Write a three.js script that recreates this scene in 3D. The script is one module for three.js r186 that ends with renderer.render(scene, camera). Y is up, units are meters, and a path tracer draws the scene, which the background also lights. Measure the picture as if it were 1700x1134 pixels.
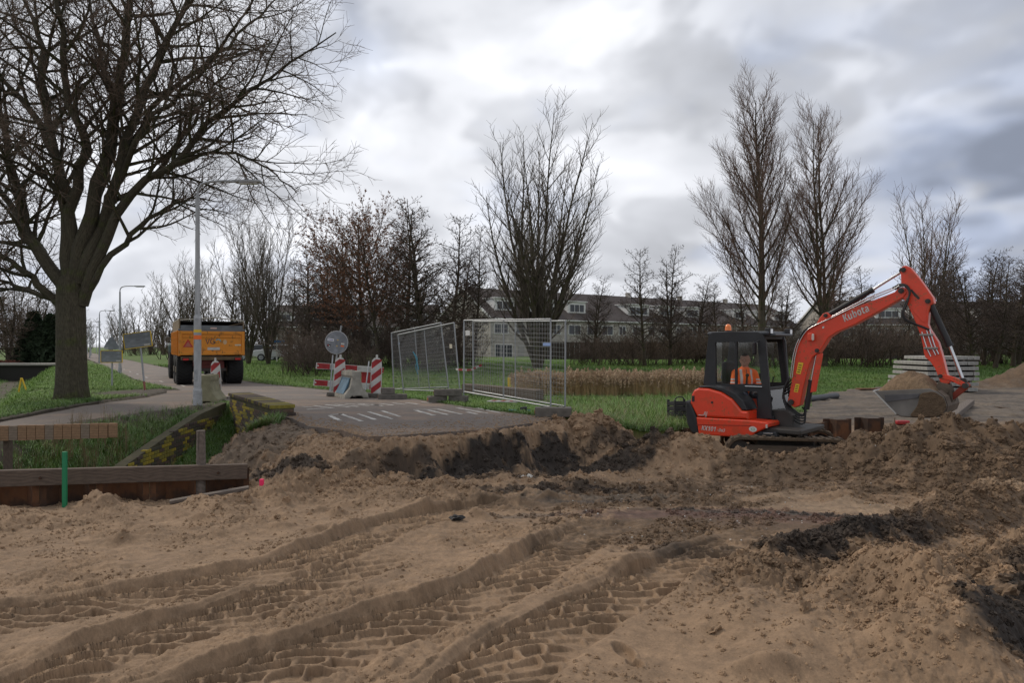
import * as THREE from 'three';
import { mergeGeometries, mergeVertices } from 'three/addons/utils/BufferGeometryUtils.js';
import { RoundedBoxGeometry } from 'three/addons/geometries/RoundedBoxGeometry.js';
import { MarchingCubes } from 'three/addons/objects/MarchingCubes.js';
import { FontLoader } from 'three/addons/loaders/FontLoader.js';
import { createNoise2D, createNoise3D } from 'simplex-noise';

// ---------- camera, sky, sun, exposure ----------
const EYE = 1.75, F = 1133, CX = 850, HZ = 575;            // a 24 mm lens; the horizon lies at row 575 of the 1700 x 1134 photograph
const scene = new THREE.Scene();
const camera = new THREE.PerspectiveCamera(2 * Math.atan(567 / F) * 180 / Math.PI, 1700 / 1134, 0.1, 6000);
camera.position.set(0, EYE, 0);
camera.setViewOffset(1700, 1134, 0, -8, 1700, 1134);
const renderer = new THREE.WebGLRenderer({ antialias: true });
renderer.setSize(1024, 684);
renderer.toneMapping = THREE.LinearToneMapping;
renderer.toneMappingExposure = 1.14;
renderer.shadowMap.enabled = true;
const sun = new THREE.DirectionalLight(0xfff1de, 1.45);
sun.position.set(-42, 46, -30);
sun.castShadow = true; sun.shadow.radius = 22;
sun.shadow.mapSize.set(4096, 4096);
Object.assign(sun.shadow.camera, { left: -60, right: 60, top: 60, bottom: -60, near: 1, far: 200 });
scene.add(sun, sun.target);

function rngOf(seed) { let a = seed >>> 0; return () => { a = (a + 0x6d2b79f5) | 0; let t = Math.imul(a ^ (a >>> 15), 1 | a); t = (t + Math.imul(t ^ (t >>> 7), 61 | t)) ^ t; return ((t ^ (t >>> 14)) >>> 0) / 4294967296; }; }
const n2 = createNoise2D(rngOf(11)), n2b = createNoise2D(rngOf(29)), n3 = createNoise3D(rngOf(5));
const clamp = (x, a = 0, b = 1) => Math.min(b, Math.max(a, x));
const smooth = (a, b, x) => { const t = clamp((x - a) / (b - a)); return t * t * (3 - 2 * t); };
const lerp = (a, b, t) => a + (b - a) * t;
const fbm = (x, y, o = 4, n = n2) => { let s = 0, a = 0.5; for (let i = 0; i < o; i++) { s += a * n(x, y); x *= 2.03; y *= 2.03; a *= 0.5; } return s; };
const fbm3 = (x, y, z, o = 5) => { let s = 0, a = 0.5; for (let i = 0; i < o; i++) { s += a * n3(x, y, z); x *= 2.07; y *= 2.07; z *= 2.07; a *= 0.52; } return s; };

{ // broken winter cloud: pale rolls, a few thin bright gaps, a slate bank low on the right
  const W = 1280, Hh = 640, data = new Float32Array(W * Hh * 4);
  const dirOf = (px, py) => new THREE.Vector3((px - CX) / F, (HZ - py) / F, -1).normalize();
  const marks = [[605, 168, .05, .30], [640, 150, .12, .08], [1040, 45, .09, .12], [930, 90, .16, .07], [770, 85, .05, .14], [400, 300, .22, .2], [980, 300, .2, .16], [180, 520, .2, .1],
    [1650, 272, .06, -.10], [1545, 288, .05, -.07], [1760, 258, .09, -.09], [1470, 305, .05, -.04], [1600, 250, .12, -.03], [1380, 60, .25, -.07], [660, 40, .12, -.14], [430, 60, .2, -.06], [1560, 190, .06, .12], [660, 230, .12, -.10], [1480, 160, .09, .08]]
    .map(([x, y, r, a]) => ({ d: dirOf(x, y), k: 1 / (2 * r * r), a }));
  const blues = [[575, 85, .05, .75], [1620, 335, .09, .7], [1560, 375, .10, .5], [1290, 45, .07, .35], [30, 470, .1, .3], [1690, 360, .1, .5]].map(([x, y, r, a]) => ({ d: dirOf(x, y), k: 1 / (2 * r * r), a }));
  for (let j = 0; j < Hh; j++) {
    const up = ((j + .5) / Hh - .5) * Math.PI, y = Math.sin(up), c = Math.cos(up);
    for (let i = 0; i < W; i++) {
      const az = ((i + .5) / W - .5) * 2 * Math.PI, x = Math.cos(az) * c, z = Math.sin(az) * c, o = (j * W + i) * 4;
      if (y < -.02) { data[o] = .2; data[o + 1] = .19; data[o + 2] = .18; data[o + 3] = 1; continue; }
      const yy = Math.max(y, 0), k = 1 / (yy + .22), wx = x * k, wz = z * k;
      const warp = fbm3(wx * .9, yy * 2, wz * .9, 3);
      const bx = x * 2.3 + wx * .16, by = y * 5.2, bz = z * 2.3 + wz * .16;
      let puffs = 0; for (let q = 0, a = .5, f = 1.5; q < 5; q++, a *= .52, f *= 2.1) puffs += a * (.42 - Math.abs(n3(bx * f + warp * .6, by * f + q * 7, bz * f - warp * .4)));
      const roll = fbm3(bx + warp * .5, by * .9 + 3, bz, 4), edge = smooth(-.16, .16, roll + .55 * puffs);
      let v = .585 + .12 * (edge - .5) + .10 * roll + .17 * puffs * (.35 + .65 * edge) - .05 * smooth(.05, .4, fbm3(bx * .7 - 9, by * .6, bz * .7, 3));
      let blue = .16 + .5 * smooth(.15, .5, fbm3(wx * 1.1 + 31, yy * 2, wz * 1.1, 4));
      const puff = fbm3(x * 6 + warp, y * 10, z * 6, 4);
      for (const m of marks) { const q = 1 - (x * m.d.x + y * m.d.y + z * m.d.z); if (q * m.k < 3) v += m.a * Math.exp(-q * 2 * m.k) * (.85 + .9 * puff); }
      for (const m of blues) { const q = 1 - (x * m.d.x + y * m.d.y + z * m.d.z); if (q * m.k < 3) blue += m.a * Math.exp(-q * 2 * m.k) * (.8 + puff); }
      v = clamp(v, .30, .97); blue = clamp(blue * (1.25 - v));
      const warm = smooth(.6, .95, v) * .012;
      data[o] = v * (1 - .17 * blue - .035) + warm; data[o + 1] = v * (1 - .085 * blue - .018) + warm * .6; data[o + 2] = v * (1 + .11 * blue + .03); data[o + 3] = 1;
    }
  }
  const sky = new THREE.DataTexture(data, W, Hh, THREE.RGBAFormat, THREE.FloatType);
  sky.mapping = THREE.EquirectangularReflectionMapping; sky.magFilter = THREE.LinearFilter; sky.needsUpdate = true;
  scene.background = sky; scene.environment = sky;
}

// ---------- helpers ----------
const V = (x, y, z) => new THREE.Vector3(x, y, z);
const P = (px, py, d) => V((px - CX) / F * d, EYE - (py - HZ) / F * d, -d);                      // a pixel at a known depth
const gnd = (px, py, y) => P(px, py, F * (EYE - y) / (py - HZ));                                 // a pixel on the level y
const taken = new Map();
const numbered = (n) => { const k = taken.get(n) ?? 0; taken.set(n, k + 1); return k ? `${n}_${String(k).padStart(3, '0')}` : n; };
const cast = (m) => { m.castShadow = true; m.receiveShadow = true; return m; };
function tag(o, label, category, group) { o.userData.kind = 'thing'; o.userData.label = label; o.userData.category = category; if (group) o.userData.group = group; return o; }
function thing(name, label, category, pos = [0, 0, 0], turn = 0, group) {
  const g = new THREE.Group(); g.name = numbered(name); g.position.set(...pos); g.rotation.y = turn; scene.add(g); return tag(g, label, category, group);
}
const flat = (gs) => { gs = [].concat(gs); if (gs.length === 1) return gs[0]; const idx = gs.every((g) => g.index); return mergeGeometries(gs.map((g) => { const k = idx ? g.clone() : g.index ? g.toNonIndexed() : g.clone(); for (const a of Object.keys(k.attributes)) if (!['position', 'normal', 'uv'].includes(a)) k.deleteAttribute(a); if (!k.attributes.uv) k.setAttribute('uv', new THREE.Float32BufferAttribute(new Float32Array(k.attributes.position.count * 2), 2)); return k; })); };
function part(name, geos, m, parent) { const o = cast(new THREE.Mesh(flat(geos), m)); o.name = parent ? name : numbered(name); (parent ?? scene).add(o); return o; }
function structure(name, geo, m) { const o = part(name, geo, m); o.userData.kind = 'structure'; return o; }
function copyOf(o, label) { const c = o.clone(); c.name = numbered(o.name.replace(/_\d{3}$/, '')); c.userData = { ...o.userData }; if (label) c.userData.label = label; scene.add(c); return c; }
const M = (r, g, b, rough = .8, o = {}) => new THREE.MeshStandardMaterial({ color: new THREE.Color().setRGB(r, g, b), roughness: rough, ...o });
const box = (sx, sy, sz, x = 0, y = 0, z = 0, r = 0) => { const g = r ? new RoundedBoxGeometry(sx, sy, sz, 2, r) : new THREE.BoxGeometry(sx, sy, sz); return g.translate(x, y, z); };
const cyl = (r0, r1, h, n = 16) => new THREE.CylinderGeometry(r1, r0, h, n);
function rod(a, b, r, n = 8, r2 = r) { const d = b.clone().sub(a), g = new THREE.CylinderGeometry(r2, r, d.length(), n); g.applyQuaternion(new THREE.Quaternion().setFromUnitVectors(V(0, 1, 0), d.clone().normalize())); const m = a.clone().add(b).multiplyScalar(.5); return g.translate(m.x, m.y, m.z); }
const pipe = (pts, r, n = 6, seg = 4) => new THREE.TubeGeometry(new THREE.CatmullRomCurve3(pts), Math.max(4, pts.length * seg), r, n);
function plate(pts, z0, z1, bevel = .012) { const s = new THREE.Shape(pts.map(([x, y]) => new THREE.Vector2(x, y))), b = Math.min(bevel, (z1 - z0) / 3); return new THREE.ExtrudeGeometry(s, { depth: z1 - z0 - 2 * b, bevelEnabled: b > 0, bevelSize: b * .8, bevelOffset: -b * .8, bevelThickness: b, bevelSegments: 2, curveSegments: 6 }).translate(0, 0, z0 + b); }
function rounded(pts, n = 3) { // a closed outline with its corners cut round
  const out = [], N = pts.length;
  for (let i = 0; i < N; i++) { const a = pts[(i + N - 1) % N], p = pts[i], b = pts[(i + 1) % N], q = .28; for (let k = 0; k <= n; k++) { const t = k / n, s0 = [lerp(p[0], a[0], q * (1 - t)), lerp(p[1], a[1], q * (1 - t))], s1 = [lerp(p[0], b[0], q * t), lerp(p[1], b[1], q * t)]; out.push([lerp(s0[0], s1[0], t), lerp(s0[1], s1[1], t)]); } }
  return out;
}
function gridTex(size, f, srgb = false) { const d = new Uint8Array(size * size * 4); for (let j = 0; j < size; j++) for (let i = 0; i < size; i++) { const c = f(i / size, j / size), o = (j * size + i) * 4; if (Array.isArray(c)) { d[o] = clamp(c[0]) * 255; d[o + 1] = clamp(c[1]) * 255; d[o + 2] = clamp(c[2]) * 255; } else d[o] = d[o + 1] = d[o + 2] = clamp(c) * 255; d[o + 3] = 255; } const t = new THREE.DataTexture(d, size, size); t.wrapS = t.wrapT = THREE.RepeatWrapping; t.magFilter = THREE.LinearFilter; if (srgb) t.colorSpace = THREE.SRGBColorSpace; t.needsUpdate = true; return t; }
const hash = (i, j) => { let h = Math.imul(i, 374761393) + Math.imul(j, 668265263); h = Math.imul(h ^ (h >>> 13), 1274126177); return ((h ^ (h >>> 16)) >>> 0) / 4294967296; };
function tileNoise(u, v, n, o) { let s = 0, a = .5; for (let k = 0; k < o; k++) { const x = u * n, y = v * n, i = Math.floor(x), j = Math.floor(y), fx = x - i, fy = y - j, a0 = fx * fx * (3 - 2 * fx), b0 = fy * fy * (3 - 2 * fy), H = (p, q) => hash(((p % n) + n) % n + k * 977, ((q % n) + n) % n + k * 131); s += a * (lerp(lerp(H(i, j), H(i + 1, j), a0), lerp(H(i, j + 1), H(i + 1, j + 1), a0), b0) - .5) * 2; n *= 2; a *= .55; } return s; }
// ---------- the lie of the land: x to the right, d = -z away from the camera ----------
const lut = (t, x) => { if (x <= t[0][0]) return t[0][1]; for (let i = 1; i < t.length; i++) if (x < t[i][0]) return lerp(t[i - 1][1], t[i][1], (x - t[i - 1][0]) / (t[i][0] - t[i - 1][0])); return t.at(-1)[1]; };
const ROAD_R = [[13.6, .55], [15, -.5], [17.2, -1.96], [24, -6.5], [31.4, -12.1], [53, -26.8], [92, -52.6], [200, -124], [600, -388]];
const ROAD_L = [[13.4, -4.35], [17.6, -7.35], [21, -10.0], [24.5, -11.9], [28.8, -15.0], [34.4, -19.0], [53.2, -31.4], [92, -57.2], [200, -128.6], [600, -393]];
const roadY = (d) => lut([[18, .35], [30, .15], [60, .12], [200, .05]], d);
const FRONT = [[-4.35, 13.4], [-3.55, 11.95], [-2.84, 11.4], [-2.5, 10.85], [-2.22, 10.55], [-1.6, 10.85], [-.9, 11.25], [-.35, 11.6], [.2, 12.25], [.6, 12.75], [.8, 13.5]];
const ROADPOLY = [...FRONT, [.55, 13.75], [-.5, 15], [-1.96, 17.2], [-2.6, 18.2], [-7.75, 18.2], [-7.35, 17.6]];
const PATH_R = [[3, -8.9], [11.6, -8.7], [12.8, -8.3], [15.9, -7.7], [18, -7.6], [19.5, -8.6]], PATH_L = [[3, -10.1], [13.1, -9.9], [16.7, -10.5], [20, -10.7], [22.5, -11.4], [25, -12.6]];
const WALL = [[-14, 5.49], [-3.62, 9.47]];
const WORKS = [[-14, 5.49], [-14, -40], [60, -40], [60, 33], [22, 31], [16, 29], [12, 25.8], [9.6, 22], [7.6, 17.8], [5, 15.9], [3.3, 14.7], [2.2, 14.1], [.8, 13.5], ...[...FRONT].reverse(), [-4.75, 13.45], [-5.15, 12.2], [-5.0, 10.9], [-3.62, 9.47]];
const DITCH = [[-5.35, 15.2], [-5.75, 12.6], [-6.3, 10.9], [-7.6, 9.4], [-10, 8], [-16, 5]];
const FAR_DITCH = [[-11, 10], [-17.6, 20.4], [-40.5, 56], [-75, 108]];
function inPoly(p, x, y) { let c = false; for (let i = 0, j = p.length - 1; i < p.length; j = i++) if ((p[i][1] > y) !== (p[j][1] > y) && x < (p[j][0] - p[i][0]) * (y - p[i][1]) / (p[j][1] - p[i][1]) + p[i][0]) c = !c; return c; }
function toLine(l, x, y) { let best = 1e9, bs = 0, bt = 0, s = 0; for (let i = 1; i < l.length; i++) { const ax = l[i - 1][0], ay = l[i - 1][1], ux = l[i][0] - ax, uy = l[i][1] - ay, LL = ux * ux + uy * uy, L = Math.sqrt(LL), k0 = ((x - ax) * ux + (y - ay) * uy) / LL, k = k0 < 0 ? 0 : k0 > 1 ? 1 : k0, ex = x - ax - ux * k, ey = y - ay - uy * k, q = ex * ex + ey * ey; if (q < best) { best = q; bs = s + k * L; bt = ux * ey - uy * ex; } s += L; } return [Math.sqrt(best), bs, bt < 0 ? 1 : -1]; }   // distance, length along, +1 on the right hand of travel
const onRoad = (x, d) => d > 18 ? x > lut(ROAD_L, d) && x < lut(ROAD_R, d) : inPoly(ROADPOLY, x, d);
const onPath = (x, d) => d < 24 && x > lut(PATH_L, d) && x < lut(PATH_R, d) && !onRoad(x, d);
const inWorks = (x, d) => inPoly(WORKS, x, d);

function land(x, d) { // grass and banks outside the works
  let y = roadY(d) - .02;
  const r = x - lut(ROAD_R, d);
  if (r > 0 && d > 13) {
    y += smooth(2, 12, r) * smooth(22, 45, d) * .35;
    const s = smooth(.3, 3.5, r) * (1 - smooth(26, 38, d)); y = lerp(y, .04 - .1 * smooth(17, 14, d), s);
    const q = smooth(24.5, 26, d) * (1 - smooth(30, 33, d)) * smooth(1, 3, r); y -= .25 * q;
  }
  const l = lut(PATH_L, d) - x;
  if (l > 0 && d < 24) y -= .02 * smooth(0, 2, l);
  const a = toLine(DITCH, x, d), deep = 1 - smooth(.45, 2.35, a[0]);
  if (d < 17.3) { y -= 1.25 * deep * smooth(17.2, 16.6, d); if (d < 13) { const w = d - lut([[-14, 5.49], [-3.62, 9.47]].map(([p, q]) => [p, q]), x); if (x < -3 && w > 0) y = Math.min(y, lerp(-.75, y, smooth(.5, 2.2, w))); } }
  const f = toLine(FAR_DITCH, x, d);
  if (x < lut(ROAD_L, d) - 2) y -= 1.15 * (1 - smooth(.8, 2.9, f[0])) * smooth(14, 18, d);
  y += .035 * fbm(x * .5, d * .5, 3) + .018 * fbm(x * 2.1, d * 2.1, 3);
  if (onRoad(x, d) || onPath(x, d)) y = roadY(d) - .16;
  else if (d > 18) { const e = Math.min(Math.abs(x - lut(ROAD_L, d)), Math.abs(x - lut(ROAD_R, d))); y = lerp(roadY(d) - .05, y, smooth(0, .8, e)); }
  return y;
}
// heaps: x, d, radius x, radius d, turn, height
const HEAPS = [
  [2.95, 11.75, .85, .6, 0, .47], [2.3, 11.9, .7, .5, .1, .25], [3.7, 11.4, .7, .4, 0, .27],
  [4.5, 11.0, .9, .45, .1, .33], [5.4, 10.8, .7, .5, .1, .42], [6.1, 10.3, .9, .75, .2, .6], [7.3, 10.4, 1.2, .9, 0, .62], [8.6, 9.7, 1.4, 1.2, 0, .66], [6.6, 9.2, 1.1, .6, -.35, .36],
  [7.6, 12.9, .75, .35, .1, .42], [8.6, 12.4, .8, .4, .1, .34], [9.6, 11.6, 1.2, .8, 0, .5],
  [1.35, 12.75, .8, .55, -.25, .78], [2.0, 13.0, .5, .5, -.2, .36],
  [2.55, 5.95, .5, .26, .42, .20], [3.3, 6.25, .55, .3, .42, .27], [4.1, 6.75, .6, .34, .5, .28], [4.9, 7.35, .6, .4, .5, .32], [5.7, 7.9, .8, .5, .5, .36],
  [3.65, 4.9, .75, .55, .35, .36], [3.1, 4.15, .5, .5, .4, .27], [2.35, 3.75, .5, .4, .4, .16], [4.6, 5.6, .8, .6, .4, .3], [1.6, 4.6, .45, .3, .4, .12], [2.2, 5.1, .6, .3, .3, .10], [1.25, 5.15, .5, .22, .5, .11], [1.95, 4.25, .3, .25, .8, .13], [2.6, 4.55, .35, .3, .2, .14], [1.5, 3.85, .35, .2, .3, .07], [2.9, 5.35, .4, .25, .5, .12], [1.0, 5.75, .4, .14, .45, .07], [3.4, 3.5, .55, .6, 0, -.42], [2.62, 4.2, .24, .75, -.16, .24], [2.95, 5.1, .3, .4, .3, .07], [1.9, 5.3, .5, .16, .5, .1], [2.2, 3.85, .2, .35, .3, .12],
  [21.5, 28, 1.8, 1.2, 0, 1.0], [24, 28.5, 2, 1.3, 0, .9],
  [-.9, 9.6, .6, .35, .1, .13], [-2.4, 9.35, .9, .5, .3, .2], [-1.5, 9.0, .5, .3, 0, .08], [.5, 9.9, .8, .4, 0, .1], [1.2, 10.5, .8, .35, 0, .16], [-.2, 10.1, .5, .3, 0, .12],
  [-4.6, 8.0, .8, .3, -.3, .09], [-5.6, 7.7, .6, .3, -.3, .1], [-3.4, 8.5, .7, .3, -.3, .08], [-6.4, 7.3, .7, .3, -.3, .12],
];
{ const r = rngOf(321); for (let k = 0; k < 150; k++) { const z = r(), [x, d] = z < .5 ? [-6.5 + 6.3 * r(), 6.6 + 2.0 * r()] : z < .75 ? [1.2 + 3.2 * r(), 3.6 + 2.4 * r()] : [-1 + 7 * r(), 8.6 + 1.6 * r()]; if (z < .5 && d < 6.9 + .32 * x + .6 && x > -4) continue; const q = .09 + .24 * r() * r(); HEAPS.push([x, d, q * (1 + r()), q * (.5 + .4 * r()), (r() - .5) * 1.6, (.02 + .07 * r()) * (q > .2 ? 1.2 : .9)]); } }
const packed = (l) => new Float64Array(l.flatMap(([x, d, rx, rd, a, h]) => [x, d, Math.cos(a) / rx, Math.sin(a) / rx, Math.cos(a) / rd, Math.sin(a) / rd, +h || 0]));
const HEAPF = packed(HEAPS);
// wheel tracks, as the foot of the bank that the tyre's outer wall left: pixels of the photograph set down on the sand; then the width of the tread
const trackAt = (pts, y) => pts.map(([px, py]) => { const p = gnd(px, py, y(py)); return [p.x, -p.z]; });
const sandAt = (py) => lut([[840, -.26], [900, -.2], [1000, -.12], [1134, -.06]], py);
const spline = (l, n = 10) => new THREE.SplineCurve(l.map((p) => new THREE.Vector2(p[0], p[1]))).getPoints(n * l.length).map((p) => [p.x, p.y]);
const TRACKS = [
  { line: spline(trackAt([[-260, 1062], [0, 1018], [250, 980], [450, 936], [615, 872], [760, 842], [930, 822]], sandAt)), w: .66, bank: .07, deep: .06, from: 0, to: 99 },
  { line: spline(trackAt([[-120, 1200], [60, 1112], [180, 1066], [290, 1034], [470, 974], [580, 930], [660, 897]], sandAt)), w: .58, bank: .07, deep: .055 },
  { line: spline(trackAt([[60, 1215], [380, 1106], [590, 1036], [750, 984], [850, 934], [930, 888], [1020, 856]], sandAt)), w: .64, bank: .085, deep: .065 },
  { line: spline(trackAt([[600, 1240], [780, 1090], [880, 1026], [980, 984], [1070, 944], [1160, 908], [1270, 880]], sandAt)), w: .62, bank: .055, deep: .055 },
];
for (const t of TRACKS) { const xs = t.line.map((p) => p[0]), ys = t.line.map((p) => p[1]); t.box = [Math.min(...xs) - 1.2, Math.max(...xs) + 1.2, Math.min(...ys) - 1.2, Math.max(...ys) + 1.2]; t.long = t.line.reduce((s, p, i) => i ? s + Math.hypot(p[0] - t.line[i - 1][0], p[1] - t.line[i - 1][1]) : 0, 0); }
const ridge = (x, w) => { const q = Math.abs(x) / w; return q > 1 ? 0 : (1 - q * q) * (1 - q * q); };
const rib = (x, w) => { const q = Math.abs(x) / w; return q > 1 ? 0 : Math.sqrt(1 - q * q * q); };
function tread(s, t, w) { // ribs that the grooves of the tyre leave standing: slanted bars, bent at the shoulder, and short cross ribs set like bricks, here and there smeared or broken
  const side = Math.max(0, .3 - t), wob = .018 * n2(s * 2.3, t * 2.3 + w * 40) + .007 * n2(s * 8, t * 8), u = (s - t * .95) * .74 + side * side * 1.9 + wob, p = .15, row = Math.floor(u / p), du = u - row * p;
  const tall = (k) => .62 + .5 * hash(k * 7 + Math.floor(w * 100), 3), wide = .02 + .004 * n2(s * 3, t * 3);
  let h = Math.max(rib(du, wide) * tall(row), rib(du - p, wide) * tall(row + 1));
  const cell = .185, q = ((s * .95 + t) * .74 + (row & 1 ? cell / 2 : 0) + .05 * (hash(row, 17) - .5) + .02 * n2(s * 4, t * 4)) / cell, k = Math.floor(q), dq = (q - k - .5) * cell;
  if (hash(row * 31 + k, 5) > .22) h = Math.max(h, rib(dq + .03 * (hash(k, row) - .5), .019) * (.55 + .45 * hash(k + 9, row)));
  return h * clamp(.95 + .6 * n2(s * 1.3, t * 1.7 + 5), .25, 1.15) + .08 * n2(s * 11, t * 11);
}
const baseY = [[2, .01], [3, 0], [5, -.08], [8.5, -.24], [11, -.4], [13.5, -.4], [15.6, -.1], [18, .02], [30, .05]];
const billow = (x, y, o) => { let s = 0, a = .5; for (let i = 0; i < o; i++) { s += a * (Math.abs(n2(x, y)) - .35); x = x * 2.1 + 3; y = y * 2.1 + 1; a *= .52; } return s; };
function works(x, d) {
  let y = lut(baseY, d), near = d < 9.6, calm = 0, heap = 0;
  let wave = 9;
  for (let i = 0; i < HEAPF.length; i += 7) {
    const ex = x - HEAPF[i], ed = d - HEAPF[i + 1]; if (ex > 3 || ex < -3 || ed > 3 || ed < -3) continue;
    const u = ex * HEAPF[i + 2] + ed * HEAPF[i + 3], v = ed * HEAPF[i + 4] - ex * HEAPF[i + 5], q = u * u + v * v; if (q < 5) { const g = Math.exp(-q * 1.1), h = HEAPF[i + 6]; if (wave > 8) wave = 1 + .3 * fbm(x * 1.6, d * 1.6, 3); y += h * g * wave; heap += Math.abs(h) * g; }
  }
  if (d > 8.5 && d < 15 && x < 3 && x > -6.5) { // the broken bank below the cut road
    const e = toLine(FRONT, x, d)[0], wide = lerp(2.5, 1.15, smooth(-3.3, -1.9, x)), k = e / wide + .22 * fbm(x * 1.3, d * 1.3, 3);
    const bank = lerp(.26, y, smooth(.06, 1, k)) + smooth(.1, .3, k) * (.10 * billow(x * 2.3, d * 2.3, 2) + .07 * billow(x * 6.5, d * 6.5, 3)) + (x > -2 ? .09 * ridge(k - .25, .3) - .05 * ridge(k - .55, .22) : 0); heap += .35 * (1 - smooth(.5, 1.2, k)); if (bank > y) y = bank;
  }
  let floor = 0;
  let berm = 0, crest = 0;
  if (d < 9.2) for (const t of TRACKS) {
    if (x < t.box[0] || x > t.box[1] || d < t.box[2] || d > t.box[3]) continue;
    const [r, s, side] = toLine(t.line, x, d), end = smooth(0, .4, s) * (1 - smooth(t.long - 1.6, t.long - .2, s)); if (end <= 0) continue;
    const l = r * side - .03 * n2(s * .9, 7 + t.w * 40) - .008 * n2(s * 9, t.w * 30), bank = t.bank * clamp(.75 + .8 * fbm(s * .7, t.w * 50, 2), .25, 1.3) * end;
    if (l < 0) { crest = Math.max(crest, bank * smooth(0, -.055, l) * (1 - smooth(-.06, -.17, l)) * (1 + .22 * n2(s * 3.3, t.w * 20) + .1 * n2(s * 13, 2))); berm = Math.max(berm, bank * .6 * smooth(-.05, -.12, l) * (1 - smooth(-.14, -.55, l))); if (l > -.08) calm = Math.max(calm, .92 * end); }
    else if (l < t.w) { const inner = end * smooth(0, .02, l) * (1 - smooth(t.w - .08, t.w, l)), worn = smooth(-.75, -.3, n2(s * .45 + t.w * 9, l * .9)); y = lerp(y, lut(baseY, d) - t.deep + .05 * worn * tread(s, l, t.w), inner * .98); calm = Math.max(calm, inner * (.3 + .66 * worn)); floor = Math.max(floor, inner); }
    else berm = Math.max(berm, .03 * end * (1 - smooth(t.w, t.w + .3, l)) * smooth(t.w - .02, t.w + .05, l));
  }
  y += Math.max(crest, berm * (1 - floor));
  const rough = (1 - calm), lump = smooth(-.25, .5, n2b(x * .45, d * .45)) * .7 + .45 + Math.min(heap * 2.2, 1.2);
  const flatter = d < 5.3 && x > .15 && x < 1.9 ? 1 - .75 * smooth(0, .3, Math.min(x - .15, 1.9 - x)) * smooth(5.3, 4.9, d) : 1;
  const crumb = near ? .042 * billow(x * 8, d * 8, 4) + (d < 7.5 ? .014 * billow(x * 27, d * 27, 2) : 0) : .026 * billow(x * 7, d * 7, 2) + .018 * billow(x * 17, d * 17, 2);
  y += rough * flatter * lump * (.05 * fbm(x * 1.5, d * 1.5, 3) + .03 * billow(x * 3, d * 3, 2) + crumb * (.5 + .8 * smooth(-.3, .4, n2b(x * 1.1, d * 1.1))));
  if (near && d < 7.5) y += .0022 * n2(x * 70, d * 70);
  if (d > 3.4 && d < 4.6 && x > .4 && x < 1) { // a boot print
    const ex = x - .665, ed = d - 3.93, c = .97, s = .24, u = ex * c + ed * s, v = ed * c - ex * s, heel = Math.hypot(u / .045, (v + .1) / .06), sole = Math.hypot(u / .056, (v - .055) / .1), q = Math.min(heel, sole);
    y += -.035 * (1 - smooth(.82, 1.05, q)) + .008 * ridge(q - 1.2, .3);
  }
  if (d > 14.5) y += smooth(14.5, 17, d) * (.05 * n2(x * .5, d * 2.1) + .035 * billow(x * 1.3, d * 3.5, 3));
  return y;
}
const ground = (x, d) => inWorks(x, d) ? works(x, d) : land(x, d);
const groundY = (x, z) => ground(x, -z);

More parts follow.
